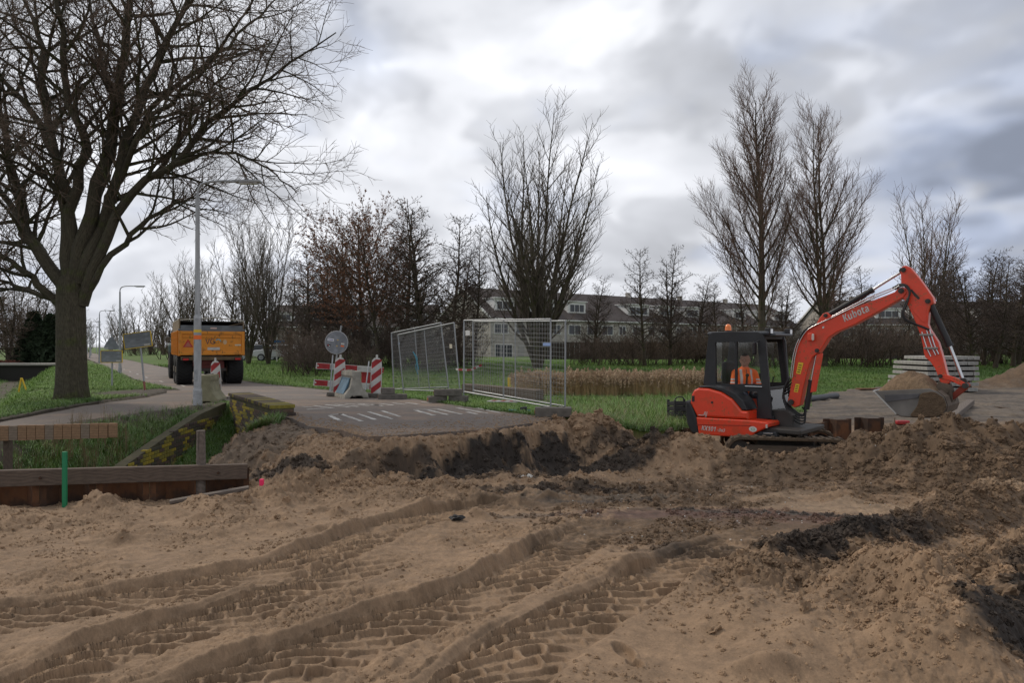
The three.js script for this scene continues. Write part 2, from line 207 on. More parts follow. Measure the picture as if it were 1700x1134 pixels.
// what the works are made of: damp sand, brown spoil, black peat, trodden brick grit, grey mud
const SAND = [.272, .181, .11], PALE = [.345, .242, .155], SPOIL = [.152, .1, .06], PEAT = [.036, .027, .021], GRIT = [.14, .083, .062], MUD = [.155, .124, .094], WET = [.095, .08, .068];
const PATCH = [ // x, d, rx, rd, turn, colour, strength
  [4.6, 10.6, 1.9, .75, .05, SPOIL, 1.1], [6.6, 10.0, 2.3, 1.2, .05, SPOIL, 1.15], [8.8, 9.4, 2.2, 1.7, 0, SPOIL, 1.15], [2.0, 9.6, 1.9, .55, 0, SPOIL, 1], [7, 8.7, 1.9, .5, -.3, SPOIL, 1],
  [2.2, 7.9, 1.5, .55, -.05, GRIT, 1.1], [3.3, 7.5, 1.5, .6, -.1, GRIT, 1.1], [1.3, 7.35, .9, .5, 0, SPOIL, .8], [2.5, 8.7, 1.4, .25, -.1, SPOIL, 1], [1.2, 6.6, .9, .28, .1, SPOIL, .85], [1.9, 6.35, .9, .2, .1, PEAT, .62],
  [2.5, 7.15, 2.0, .6, -.05, SPOIL, .85], [1.3, 8.7, 1.9, .5, 0, SPOIL, .85], [3.9, 6.9, 1.2, .4, .1, GRIT, .8], [2.4, 5.35, 1.0, .35, .3, SPOIL, .5], [3.4, 5.5, .9, .5, .4, SPOIL, .7], [2.7, 4.7, .5, .35, 0, SPOIL, .45],
  [2.75, 6.05, .75, .3, .42, PEAT, .95], [3.6, 6.5, .9, .42, .45, PEAT, .9], [4.6, 7.1, .9, .5, .5, SPOIL, 1.1], [5.7, 7.8, 1.1, .6, .5, SPOIL, 1.1],
  [3.1, 3.9, .55, .45, .2, PEAT, 1.05], [3.75, 4.3, .5, .5, .2, PEAT, .9], [4.4, 8.3, 1.25, .42, -.22, PALE, 1.1], [5.6, 7.95, .9, .25, -.3, PALE, .9], [7.4, 11.4, 1.2, .3, .1, PALE, .9], [3.7, 9.25, .5, .14, -.1, PALE, .7],
  [-.3, 10.95, 1.7, .26, .72, PEAT, 1.05], [.75, 11.75, .8, .3, .8, PEAT, 1], [-1.5, 10.3, .6, .16, .4, PEAT, .85], [.1, 10.25, 1.2, .14, .3, PEAT, .7], [1.5, 11.6, 1.3, .38, .25, PEAT, .95], [2.3, 12.4, .9, .3, .25, PEAT, .8], [.6, 9.55, 1.1, .2, .05, PEAT, .8], [-3.3, 9.75, .7, .3, -.2, PEAT, .9], [-2.2, 9.95, .5, .18, 0, PEAT, .6],
  [22, 28, 3.6, 1.6, 0, SPOIL, 1.1], [-4.2, 11.9, 1.0, 1.5, 0, [.17, .125, .088], 1], [1.3, 9.1, 1.1, .16, 0, MUD, .7], [.2, 7.9, .7, .1, .2, WET, .5], [2.6, 8.15, .9, .08, -.2, WET, .8], [3.9, 7.85, .9, .07, -.25, WET, .8], [1.2, 8.75, .9, .09, .1, WET, .7],
];
const PATCHF = packed(PATCH);
function earth(x, d, out) {
  let [r, g, b] = SAND, v = fbm(x * .8, d * .8, 4, n2b), e = fbm(x * 3.2, d * 3.2, 4);
  const k = .9 + .16 * v + .12 * e; r *= k; g *= k; b *= k;
  const yard = smooth(14.6, 17, d + .5 * v) ; if (yard > 0) { const q = smooth(-.25, .25, fbm(x * .35 + 4, d * 2.2, 5)), c = [lerp(MUD[0], WET[0], q), lerp(MUD[1], WET[1], q), lerp(MUD[2], WET[2], q)]; r = lerp(r, c[0], yard); g = lerp(g, c[1], yard); b = lerp(b, c[2], yard); }
  for (let i = 0, o = 0; i < PATCH.length; i++, o += 7) {
    const ex = x - PATCHF[o], ed = d - PATCHF[o + 1]; if (ex > 4 || ex < -4 || ed > 4 || ed < -4) continue;
    const u = ex * PATCHF[o + 2] + ed * PATCHF[o + 3], w = ed * PATCHF[o + 4] - ex * PATCHF[o + 5], q = u * u + w * w; if (q > 3) continue;
    const c = PATCH[i][5], s = PATCH[i][6], m = clamp(s * smooth(1.55, .35, q + .75 * v + .9 * e + .25 * n2(x * 13, d * 13))); const t = .82 + .3 * e; r = lerp(r, c[0] * t, m); g = lerp(g, c[1] * t, m); b = lerp(b, c[2] * t, m);
  }
  const fleck = n2b(x * 21, d * 21) * .5 + n2(x * 47, d * 47) * .5, f = 1 + .10 * fleck; out[0] = r * f; out[1] = g * f; out[2] = b * f;
}
const GREEN = [.07, .14, .014], DRY = [.13, .135, .035], SOIL = [.062, .05, .036];
function turf(x, d, out) {
  const v = fbm(x * .7, d * .7, 4), e = fbm(x * 3, d * 3, 3, n2b); let k = clamp(smooth(.1, .55, v + .25)), c = GREEN.map((q, i) => lerp(q, DRY[i], .28 * k));
  const a = d < 17.5 ? 1 - smooth(.2, .9, toLine(DITCH, x, d)[0]) : 0, f = x < -12 ? 1 - smooth(.3, 1.2, toLine(FAR_DITCH, x, d)[0]) : 0; let mud = Math.max(a * .75, f);
  if (d < 27) { const corner = 1 - smooth(.6, 2.4, Math.hypot((x + 11.6) / 1.3, (d - 22.6) / 1.6)); mud = Math.max(mud, corner * 1.3); const pe = d < 24 ? Math.min(Math.abs(x - lut(PATH_L, d)), Math.abs(x - lut(PATH_R, d)) * .5) : 9; mud = Math.max(mud, 1.15 - smooth(.03, .5, pe)); }
  if (d > 18) { const re = Math.min(Math.abs(x - lut(ROAD_L, d)), Math.abs(x - lut(ROAD_R, d))); mud = Math.max(mud, 1 - smooth(.05, .55, re)); }
  if (x > 2 && d > 20 && d < 27) mud = Math.max(mud, .5 * ridge(d - 24.4, 1));
  mud = clamp(mud * 1.25 + .8 * e - .15); for (let i = 0; i < 3; i++) out[i] = lerp(c[i], SOIL[i] * 1.15, mud) * (1 + .18 * e);
}
const grain = gridTex(1024, (u, v) => .62 + .20 * tileNoise(u, v, 24, 4) + .16 * (hash(Math.floor(u * 1024), Math.floor(v * 1024)) - .5) + .12 * tileNoise(u, v, 170, 2));
const grainBump = gridTex(1024, (u, v) => .5 + .35 * tileNoise(u, v, 40, 4) + .2 * (hash(Math.floor(u * 1024) + 7, Math.floor(v * 1024)) - .5));
const earthMat = M(1.5, 1.5, 1.5, .93, { vertexColors: true, map: grain, bumpMap: grainBump, bumpScale: .006 });
const turfMat = M(1.5, 1.5, 1.5, .95, { vertexColors: true, map: grain, bumpMap: grainBump, bumpScale: .012 });
// one sheet of land in four rings of fineness; the cells inside the works are sand and spoil, the others turf
function ring(d0, d1, cols, ratio, reach, skirt) {
  const rows = Math.max(2, Math.ceil(Math.log(d1 / d0) / Math.log(ratio))), n = (rows + 1) * (cols + 1), pos = new Float32Array(n * 3), col = new Float32Array(n * 3), uv = new Float32Array(n * 2), wk = new Uint8Array(n), c = [0, 0, 0];
  for (let j = 0; j <= rows; j++) { const d = d0 * Math.pow(d1 / d0, j / rows), w = reach(d); for (let i = 0; i <= cols; i++) { const o = j * (cols + 1) + i, x = w * (2 * i / cols - 1), inside = inWorks(x, d); wk[o] = inside; pos[o * 3] = x; pos[o * 3 + 1] = (inside ? works(x, d) : land(x, d)) - (skirt && j === 0 ? .05 : 0); pos[o * 3 + 2] = -d; uv[o * 2] = x / 1.7; uv[o * 2 + 1] = d / 1.7; if (inside) earth(x, d, c); else turf(x, d, c); col.set(c, o * 3); } }
  const idx = [[], []];
  for (let j = 0; j < rows; j++) for (let i = 0; i < cols; i++) { const a = j * (cols + 1) + i, b = a + 1, e = a + cols + 1, f = e + 1, k = wk[a] + wk[b] + wk[e] + wk[f] >= 2 ? 0 : 1; idx[k].push(a, b, e, b, f, e); }
  return idx.map((ix, k) => { if (!ix.length) return null; const remap = new Int32Array(n).fill(-1), list = []; for (let q = 0; q < ix.length; q++) { const o = ix[q]; if (remap[o] < 0) { remap[o] = list.length; list.push(o); } ix[q] = remap[o]; } const g = new THREE.BufferGeometry(), pp = new Float32Array(list.length * 3), cc = new Float32Array(list.length * 3), uu = new Float32Array(list.length * 2); list.forEach((o, q) => { for (let w = 0; w < 3; w++) { pp[q * 3 + w] = pos[o * 3 + w]; cc[q * 3 + w] = col[o * 3 + w]; } uu[q * 2] = uv[o * 2]; uu[q * 2 + 1] = uv[o * 2 + 1]; }); g.setAttribute('position', new THREE.BufferAttribute(pp, 3)); g.setAttribute('color', new THREE.BufferAttribute(cc, 3)); g.setAttribute('uv', new THREE.BufferAttribute(uu, 2)); g.setIndex(ix); g.computeVertexNormals(); return g; });
}
const rings = [ring(2.9, 9.4, 1000, 1.0026, (d) => .8 * d + .8, false), ring(9.3, 17.5, 1000, 1.0036, (d) => .9 * d + 2, true), ring(17.3, 70, 440, 1.010, (d) => .95 * d + 4, true), ring(69, 900, 120, 1.06, (d) => 1.1 * d + 8, true)];
const joinGround = (k) => mergeGeometries(rings.map((r) => r[k]).filter(Boolean));
structure('sand_ground', joinGround(0), earthMat);
structure('grass_ground', joinGround(1), turfMat);
{ // the same sand going on behind the photographer
  const g = new THREE.PlaneGeometry(60, 34, 60, 34).rotateX(-Math.PI / 2).translate(0, -.03, 14.0), p = g.attributes.position, c = new Float32Array(p.count * 3);
  for (let i = 0; i < p.count; i++) { c.set(SAND, i * 3); if (p.getZ(i) > -2) p.setY(i, -.02 + .06 * fbm(p.getX(i) * .4, p.getZ(i) * .4)); } g.setAttribute('color', new THREE.BufferAttribute(c, 3)); structure('sand_flat', g, earthMat);
}
{ // coarse sand and turf to either side of the fine sheet, out of the photograph's frame
  const pos = [], ix = [], col = [], c = [0, 0, 0], st = .6; for (let d = .6; d < 18; d += st) for (let x = -30; x < 30; x += st) { if (Math.abs(x) < .8 * d - .2) continue; const o = pos.length / 3; for (const [a, b] of [[0, 0], [1, 0], [0, 1], [1, 1]]) { const X = x + a * st, D = d + b * st; pos.push(X, Math.min(ground(X, D), ground(X * .99, D)) - .08, -D); if (inWorks(X, D)) earth(X, D, c); else turf(X, D, c); col.push(...c); } ix.push(o, o + 1, o + 2, o + 1, o + 3, o + 2); }
  const g = new THREE.BufferGeometry(); g.setAttribute('position', new THREE.Float32BufferAttribute(pos, 3)); g.setAttribute('color', new THREE.Float32BufferAttribute(col, 3)); g.setAttribute('uv', new THREE.Float32BufferAttribute(new Float32Array(pos.length / 3 * 2).map((_, i) => i % 2 ? pos[(i >> 1) * 3 + 2] / 1.7 : pos[(i >> 1) * 3] / 1.7), 2)); g.setIndex(ix); g.computeVertexNormals(); structure('side_ground', g, earthMat);
}
// ---------- road and path ----------
const tarTex = gridTex(1024, (u, v) => { const s = smooth(-.1, .45, tileNoise(u, v, 5, 5)), a = .62 + .14 * tileNoise(u, v, 60, 3) + .22 * (hash(Math.floor(u * 1024), Math.floor(v * 1024) + 3) - .5); return [a * lerp(.82, 1.18, s), a * lerp(.82, 1.07, s), a * lerp(.82, .95, s)]; });
const tarBump = gridTex(512, (u, v) => .5 + .5 * (hash(Math.floor(u * 512), Math.floor(v * 512)) - .5) + .3 * tileNoise(u, v, 30, 3));
const tar = M(.265, .215, .182, .82, { map: tarTex, bumpMap: tarBump, bumpScale: .003 });
function metreUV(g, s = 3) { const p = g.attributes.position, uv = new Float32Array(p.count * 2); for (let i = 0; i < p.count; i++) { uv[i * 2] = p.getX(i) / s; uv[i * 2 + 1] = p.getZ(i) / s; } g.setAttribute('uv', new THREE.BufferAttribute(uv, 2)); return g; }
function strip(L, R, d0, d1, n, y, across = 6) { const pos = [], ix = []; for (let j = 0; j <= n; j++) { const d = d0 * Math.pow(d1 / d0, j / n); for (let i = 0; i <= across; i++) { const x = lerp(lut(L, d), lut(R, d), i / across) + (i === 0 || i === across ? .05 * fbm(d * 1.7, i, 3) : 0); pos.push(x, y(d, x) - .04 * Math.pow(2 * i / across - 1, 2), -d); } } for (let j = 0; j < n; j++) for (let i = 0; i < across; i++) { const a = j * (across + 1) + i, b = a + 1, c = a + across + 1, e = c + 1; ix.push(a, b, c, b, e, c); } const g = new THREE.BufferGeometry(); g.setAttribute('position', new THREE.Float32BufferAttribute(pos, 3)); g.setIndex(ix); g.computeVertexNormals(); return metreUV(g); }
{
  const rr = rngOf(77), edge = []; for (let i = 0; i < FRONT.length - 1; i++) for (let k = 0; k < 7; k++) { const t = k / 7; edge.push([lerp(FRONT[i][0], FRONT[i + 1][0], t) + (rr() - .5) * .035, lerp(FRONT[i][1], FRONT[i + 1][1], t) + (rr() - .5) * .05]); }
  const poly = [...edge, ...ROADPOLY.slice(FRONT.length - 1)], g = new THREE.ExtrudeGeometry(new THREE.Shape(poly.map(([x, d]) => new THREE.Vector2(x, d))), { depth: .13, bevelEnabled: false }).rotateX(-Math.PI / 2).translate(0, .22, 0);
  structure('cut_road', metreUV(g), tar);
  structure('road', strip(ROAD_L, ROAD_R, 18.05, 600, 130, (d) => roadY(d) - .004), M(.31, .268, .24, .85, { map: tarTex, bumpMap: tarBump, bumpScale: .003 }));
  structure('foot_path', strip(PATH_L, PATH_R, 3, 24.6, 60, (d) => roadY(d) - .03 + .01 * n2(d, 2), 5), M(.25, .205, .172, .85, { map: tarTex, bumpMap: tarBump, bumpScale: .003 }));
}
const whitePaint = M(.60, .58, .54, .8, { map: gridTex(256, (u, v) => .72 + .5 * tileNoise(u, v, 9, 4)) });
{ // worn ramp markings: strokes read off the photograph and laid on the road
  const k = 3.696, at = (x, y) => gnd(500 + x / k, 520 + y / k, .35);
  const strokes = [[240, 618, 372, 663], [350, 618, 460, 655], [415, 606, 560, 650], [497, 600, 610, 636], [175, 628, 240, 660], [705, 597, 815, 628], [775, 594, 900, 624], [845, 590, 985, 621], [1020, 607, 1078, 620], [958, 582, 1148, 616], [1080, 582, 1222, 613],
    [180, 624, 262, 618], [690, 593, 850, 589], [10, 573, 70, 578], [80, 569, 200, 582], [35, 591, 195, 582], [150, 562, 300, 578], [205, 560, 352, 574], [275, 556, 420, 569], [352, 556, 480, 566], [430, 560, 505, 570], [480, 555, 565, 565], [560, 552, 645, 561], [640, 549, 720, 559], [740, 545, 800, 552]];
  for (const [x0, y0, x1, y1] of strokes) {
    const a = at(x0, y0), b = at(x1, y1), u = b.clone().sub(a), w = V(-u.z, 0, u.x).normalize().multiplyScalar(.055), pos = [], ix = [], n = 6, y = a.z > -18 ? .354 : .352;
    for (let i = 0; i <= n; i++) { const p = a.clone().addScaledVector(u, i / n), q = .75 + .35 * n2(x0 + i, y0); for (const s of [-1, 1]) pos.push(p.x + w.x * s * q, (-p.z > 18 ? roadY(-p.z) + .004 : y), p.z + w.z * s * q); }
    for (let i = 0; i < n; i++) ix.push(i * 2, i * 2 + 1, i * 2 + 2, i * 2 + 1, i * 2 + 3, i * 2 + 2);
    const g = new THREE.BufferGeometry(); g.setAttribute('position', new THREE.Float32BufferAttribute(pos, 3)); g.setIndex(ix); g.computeVertexNormals(); if (g.attributes.normal.getY(0) < 0) { g.index.array.reverse(); g.computeVertexNormals(); }
    structure('road_marking', metreUV(g, .7), whitePaint);
  }
  for (let i = 0; i < 9; i++) { const d = 23 + i * 4.2, x = lut(ROAD_L, d) + .75, g = metreUV(new THREE.PlaneGeometry(.1, 1.1).rotateX(-Math.PI / 2).rotateY(.58).translate(x, roadY(d) + .003 - .02, -d), .7); structure('road_marking', g, whitePaint); }
}
// ---------- bare winter trees ----------
class Wood { // tapering tubes gathered into one geometry
  constructor() { this.p = []; this.n = []; this.u = []; this.i = []; }
  tube(pts, rad, sides, cap) {
    const base = this.p.length / 3, N = pts.length; let t = V(0, 0, 0), a = V(0, 0, 0), b = V(0, 0, 0), v = 0;
    for (let k = 0; k < N; k++) {
      t.subVectors(pts[Math.min(k + 1, N - 1)], pts[Math.max(k - 1, 0)]).normalize();
      if (k === 0) a.set(Math.abs(t.y) > .9 ? 1 : 0, Math.abs(t.y) > .9 ? 0 : 1, 0); a.addScaledVector(t, -a.dot(t)).normalize(); b.crossVectors(t, a);
      if (k) v += pts[k].distanceTo(pts[k - 1]);
      for (let s = 0; s < sides; s++) { const w = s / sides * 6.28318, c = Math.cos(w), q = Math.sin(w), x = a.x * c + b.x * q, y = a.y * c + b.y * q, z = a.z * c + b.z * q, r = typeof rad[k] === 'number' ? rad[k] : rad[k](w); this.p.push(pts[k].x + x * r, pts[k].y + y * r, pts[k].z + z * r); this.n.push(x, y, z); this.u.push(Math.abs(s / sides * 2 - 1) * Math.max(.4, rad[0] * 3 || .8), v * .7); }
      if (k) for (let s = 0; s < sides; s++) { const e = base + (k - 1) * sides + s, f = base + (k - 1) * sides + (s + 1) % sides; this.i.push(e, f, e + sides, f, f + sides, e + sides); }
    }
  }
  leaf(p, size, r, q = 0) { const base = this.p.length / 3, a = V(r() - .5, r() - .5, r() - .5).normalize(), b = V(r() - .5, r() - .5, r() - .5).cross(a).normalize(), nn = a.clone().cross(b); for (const [u, w] of [[-1, 0], [0, -.45], [1, 0], [0, .45]]) { this.p.push(p.x + (a.x * u + b.x * w) * size, p.y + (a.y * u + b.y * w) * size - q, p.z + (a.z * u + b.z * w) * size); this.n.push(nn.x, nn.y, nn.z); this.u.push(u, w); } this.i.push(base, base + 1, base + 2, base, base + 2, base + 3); }
  get() { const g = new THREE.BufferGeometry(); g.setAttribute('position', new THREE.Float32BufferAttribute(this.p, 3)); g.setAttribute('normal', new THREE.Float32BufferAttribute(this.n, 3)); g.setAttribute('uv', new THREE.Float32BufferAttribute(this.u, 2)); g.setIndex(this.i); return g; }
}
const barkTex = gridTex(512, (u, v) => { const f = tileNoise(u, v * .25, 64, 3), m = smooth(.0, .5, tileNoise(u + .3, v, 5, 4)), k = .60 + .34 * f + .12 * tileNoise(u, v, 16, 3); return [k * lerp(1, .86, m), k * lerp(.95, .98, m), k * lerp(.88, .55, m)]; });
const barkBump = gridTex(512, (u, v) => .5 + .5 * tileNoise(u, v * .25, 64, 3) + .2 * tileNoise(u, v, 20, 3));
const bark = M(.15, .128, .1, .95, { map: barkTex, bumpMap: barkBump, bumpScale: .03 }), barkDark = M(.105, .085, .066, .95, { map: barkTex });
const mossBark = M(.115, .105, .075, .95, { map: barkTex, bumpMap: barkBump, bumpScale: .03 });
const twigs = { brown: M(.125, .09, .066, .95), red: M(.17, .11, .085, .95), dark: M(.098, .072, .058, .95), grey: M(.145, .12, .096, .95) };
const tmpV = V(0, 0, 0);
function path(p, dir, len, r0, r1, seg, wander, lift, rnd) { // a bough that wanders and turns up (or down)
  const pts = [p.clone()], rad = [r0], d = dir.clone().normalize(), q = p.clone(), step = len / seg;
  for (let k = 1; k <= seg; k++) { d.x += (rnd() - .5) * wander; d.y += (rnd() - .5) * wander + lift / seg; d.z += (rnd() - .5) * wander; d.normalize(); q.addScaledVector(d, step); pts.push(q.clone()); rad.push(lerp(r0, r1, Math.pow(k / seg, .85))); }
  return { pts, rad, len };
}
function at(b, t) { const k = t * (b.pts.length - 1), i = Math.min(Math.floor(k), b.pts.length - 2), f = k - i; return { p: b.pts[i].clone().lerp(b.pts[i + 1], f), d: b.pts[i + 1].clone().sub(b.pts[i]).normalize(), r: lerp(b.rad[i], b.rad[i + 1], f) }; }
function side(d, ang, az) { const a = Math.abs(d.y) > .95 ? V(1, 0, 0) : V(0, 1, 0); a.addScaledVector(d, -a.dot(d)).normalize(); const b = V(0, 0, 0).crossVectors(d, a); return d.clone().multiplyScalar(Math.cos(ang)).addScaledVector(a, Math.sin(ang) * Math.cos(az)).addScaledVector(b, Math.sin(ang) * Math.sin(az)); }
// lv: one entry a level: { n, from, ang, len, r, seg, sides, wander, lift, shape }
function grow(b, level, o, rnd) {
  const L = o.lv[level]; if (!L) return; let az = rnd() * 6.28; const n = Math.round(L.n * (L.per ? b.len / L.per : 1) * (.85 + .3 * rnd()));
  for (let k = 0; k < n; k++) {
    const t = lerp(L.from, L.to ?? .98, Math.pow((k + rnd() * .8) / n, L.pack ?? 1)), s = at(b, t); az += 2.4 + (rnd() - .5) * .9;
    const len = L.len * (L.rel ? b.len : 1) * (L.shape ? L.shape(t) : 1 - .45 * t) * (.7 + .5 * rnd()), r0 = Math.max(o.thin, Math.min(s.r * .72, L.r * (.8 + .4 * rnd())));
    const c = path(s.p, side(s.d, L.ang * (.75 + .5 * rnd()), az), len, r0, Math.max(o.thin * .55, r0 * (L.end ?? .25)), L.seg, L.wander, L.lift, rnd);
    (level <= (o.heavy ?? 0) ? o.trunk : o.crown).tube(c.pts, c.rad, L.sides);
    grow(c, level + 1, o, rnd);
    if (o.leaf && level >= o.leaf.level) for (let q = 0; q < o.leaf.n; q++) if (rnd() < o.leaf.p(c.pts[0])) o.leaf.wood.leaf(at(c, rnd()).p, o.leaf.size * (.6 + .8 * rnd()), rnd, o.leaf.drop ?? 0);
  }
}
function planted(name, label, group, x, y, z, trunk, crown, tm, cm, extra = []) {
  const g = thing(name, label, 'tree', [x, y, z], 0, group); part('trunk', trunk, tm, g); part('crown', crown, cm, g); for (const [n, geo, m] of extra) part(n, geo, m, g); return g;
}
function stems(o, list, rnd) { for (const [dir, len, r, lift, from] of list) { const b = path(from ?? V(0, -.2, 0), dir, len, r, r * .09, 12, .10, lift, rnd); if (!from) b.rad[0] *= 1.35; o.trunk.tube(b.pts, b.rad, 7); grow(b, 0, o, rnd); } }

// the big tree by the path: its limbs follow the photograph, each given its own depth
{
  const D = 18.25, base = P(121, 664, D); base.y = ground(base.x, D) - .05;
  const rnd = rngOf(404), o = { trunk: new Wood(), crown: new Wood(), thin: .0055, heavy: 0, lv: [
    { n: 12.5, per: 5, from: .22, ang: .85, len: 2.8, r: .055, seg: 7, sides: 5, wander: .34, lift: .25, end: .2, shape: (t) => 1.05 - .45 * t },
    { n: 9, per: 2.2, from: .12, ang: .8, len: 1.2, r: .016, seg: 4, sides: 3, wander: .4, lift: .15, end: .4 },
    { n: 6.5, per: 1, from: .1, ang: .7, len: .5, r: .0095, seg: 2, sides: 3, wander: .4, lift: .08, end: .55 }] };
  const k = 1 / 1.62, limb = (pts, z0, z1, r0, r1) => { r0 *= .86;
    const c = new THREE.CatmullRomCurve3(pts.map(([x, y], i) => { const t = i / (pts.length - 1); return P(x * k, y * k, D + lerp(z0, z1, t * t)).sub(base); })), n = 16, P0 = c.getPoints(n), rad = P0.map((_, i) => lerp(r0, r1, Math.pow(i / n, .8))); for (let i = 1; i < P0.length; i++) { P0[i].x += .07 * n2(i * .6, r0 * 90); P0[i].z += .16 * n2(i * .5, r0 * 70 + 3); }
    const b = { pts: P0, rad, len: c.getLength() }; o.trunk.tube(P0, rad, 8); grow(b, 0, o, rnd); };
  const tr = []; const rr = []; for (let i = 0; i <= 14; i++) { const t = i / 14; tr.push(P(lerp(195, 193, t) * k, lerp(1092, 700, t) * k, D).sub(base)); const r = (.37 * (1 - .12 * t) + .15 * Math.exp(-t * 14)) * (1 - .75 * smooth(.8, 1, t)); rr.push((w) => r * (1 + .05 * Math.sin(w * 5 + t * 2) + .03 * Math.sin(w * 9 + 1))); }
  o.trunk.tube(tr, rr, 28);
  limb([[185, 800], [120, 700], [70, 620], [38, 480], [8, 330], [-15, 150], [-30, -60]], 0, 1.5, .23, .03);
  limb([[190, 760], [186, 560], [150, 420], [62, 272], [-10, 205], [-120, 120]], 0, 1.2, .22, .025);
  limb([[195, 740], [200, 520], [238, 390], [188, 280], [178, 110], [150, -40], [140, -180]], 0, -1.4, .2, .03);
  limb([[205, 760], [258, 520], [308, 300], [330, 150], [345, 0], [360, -180], [370, -330]], 0, .3, .25, .03);
  limb([[215, 760], [290, 560], [350, 360], [420, 180], [480, 45], [560, -90], [640, -220]], 0, 1.3, .21, .025);
  limb([[222, 820], [300, 620], [380, 500], [490, 425], [560, 325], [650, 262], [765, 185], [905, 88]], 0, -1.6, .19, .014);
  limb([[470, 440], [560, 410], [640, 415], [720, 455], [800, 520]], -.5, -1.8, .075, .012);
  limb([[235, 790], [330, 655], [425, 570], [520, 535], [600, 545]], 0, 1.6, .12, .012);
  limb([[170, 830], [85, 745], [10, 690], [-110, 640], [-260, 600]], 0, -1.2, .14, .015);
  limb([[186, 600], [130, 320], [112, 130], [70, 0], [20, -160]], 0, 2.4, .16, .02);
  limb([[250, 560], [300, 380], [290, 210], [250, 60], [225, -120]], .2, 3, .15, .02);
  limb([[330, 420], [440, 260], [580, 150], [700, 40], [780, -60]], .6, 3, .11, .014);
  limb([[175, 780], [60, 600], [-60, 430], [-200, 300]], 0, 3.2, .17, .02);
  limb([[180, 820], [100, 790], [20, 760], [-60, 735], [-170, 690]], 0, 2.6, .10, .012);
  limb([[290, 560], [420, 470], [520, 330], [600, 200], [720, 110]], .3, 3.4, .1, .012);
  limb([[240, 700], [180, 560], [120, 480], [30, 430], [-60, 380]], .3, -2.6, .12, .012);
  limb([[250, 640], [330, 470], [400, 330], [520, 220], [640, 60], [700, -30]], .1, -2.8, .13, .012);
  planted('broad_tree', 'huge bare tree with mossy forked limbs on the lawn beside the foot path', null, base.x, base.y, base.z, o.trunk.get(), o.crown.get(), mossBark, twigs.brown);
}
// prototypes for the rest, 18 m or so high where full grown
function upright(seed, H, leaders, spread, dens, thin = .013, kind = {}) {
  const rnd = rngOf(seed), o = { trunk: new Wood(), crown: new Wood(), thin, heavy: 0, lv: [
    { n: 21 * dens, per: 10, from: .14, to: .985, ang: kind.ang ?? .52, len: kind.len ?? .34, rel: true, r: .075, seg: 7, sides: 4, wander: .16, lift: kind.lift ?? .55, end: .14, shape: kind.shape ?? ((t) => (t < .25 ? .75 + t : 1.05) * (1 - .74 * t)) },
    { n: 13 * dens, per: 4, from: .14, ang: .5, len: .36, rel: true, r: .02, seg: 4, sides: 3, wander: .22, lift: .4, end: .35 },
    { n: 8 * dens, per: 1.2, from: .1, ang: .5, len: .8, r: .0105, seg: 2, sides: 3, wander: .2, lift: .3, end: .5 }] };
  const list = []; for (let k = 0; k < leaders; k++) { const a = (kind.dome ? k * 2.4 : k / leaders * 6.28) + rnd(), s = leaders === 1 ? 0 : kind.dome ? spread * (.12 + .95 * k / leaders) : spread * (.25 + .95 * rnd()); list.push([V(Math.cos(a) * s, 1, Math.sin(a) * s), H * (leaders === 1 ? 1 : (1 - (kind.dome ? .85 : .35) * s) * (.88 + .14 * rnd())), (leaders === 1 ? .3 : kind.r ?? .17) * H / 18, leaders === 1 ? .05 : kind.dome ? .6 * s + .1 : .22]); }
  stems(o, list, rnd); return { trunk: o.trunk.get(), crown: o.crown.get() };
}
function alder(seed, H, dens = 1, leafy = null) { // a slim leader, spreading side boughs, tufts of dark cones
  const rnd = rngOf(seed), tuft = new Wood(), o = { trunk: new Wood(), crown: new Wood(), thin: .009, heavy: 0, leaf: { level: leafy ? 1 : 1, n: leafy ? 5 : 2, p: leafy?.p ?? (() => .8), size: leafy ? .1 : .05, wood: tuft }, lv: [
    { n: 26 * dens, per: 8, from: .16, ang: leafy ? .8 : 1.05, len: leafy ? .46 : .3, rel: true, r: .05, seg: 6, sides: 4, wander: .3, lift: leafy ? .45 : .3, end: .18, shape: leafy ? ((t) => (.6 + 1.1 * t) * (1.04 - t) * 2) : ((t) => (t < .3 ? .5 + 1.7 * t : 1) * (1.08 - .8 * t)) },
    { n: 9 * dens, per: 2.4, from: .15, ang: .75, len: .42, rel: true, r: .018, seg: 3, sides: 3, wander: .35, lift: .2, end: .4 },
    { n: 5 * dens, per: .9, from: .1, ang: .7, len: .4, r: .011, seg: 2, sides: 3, wander: .3, lift: .1, end: .5 }] };
  const two = leafy ? 1 : 1 + (rnd() < .5); const list = []; for (let k = 0; k < two; k++) list.push([V((rnd() - .5) * .22, 1, (rnd() - .5) * .22), H * (1 - .12 * k), .16 * H / 10, .05]);
  stems(o, list, rnd); return { trunk: o.trunk.get(), crown: o.crown.get(), tuft: tuft.get() };
}
function bush(seed, H, n) { const rnd = rngOf(seed), o = { trunk: new Wood(), crown: new Wood(), thin: .012, heavy: -1, lv: [{ n: 9, per: 2.4, from: .2, ang: .6, len: .5, rel: true, r: .02, seg: 4, sides: 3, wander: .4, lift: .3, end: .4 }, { n: 5, per: 1, from: .1, ang: .7, len: .55, rel: true, r: .012, seg: 2, sides: 3, wander: .4, lift: .2, end: .5 }] }; for (let k = 0; k < n; k++) { const a = rnd() * 6.28, s = .15 + .75 * rnd(), b = path(V((rnd() - .5) * 1.6, -.1, (rnd() - .5) * 1.2), V(Math.cos(a) * s, 1, Math.sin(a) * s), H * (.6 + .5 * rnd()), .03, .008, 6, .3, .1, rnd); o.trunk.tube(b.pts, b.rad, 4); grow(b, 0, o, rnd); } return { trunk: o.trunk.get(), crown: o.crown.get() }; }

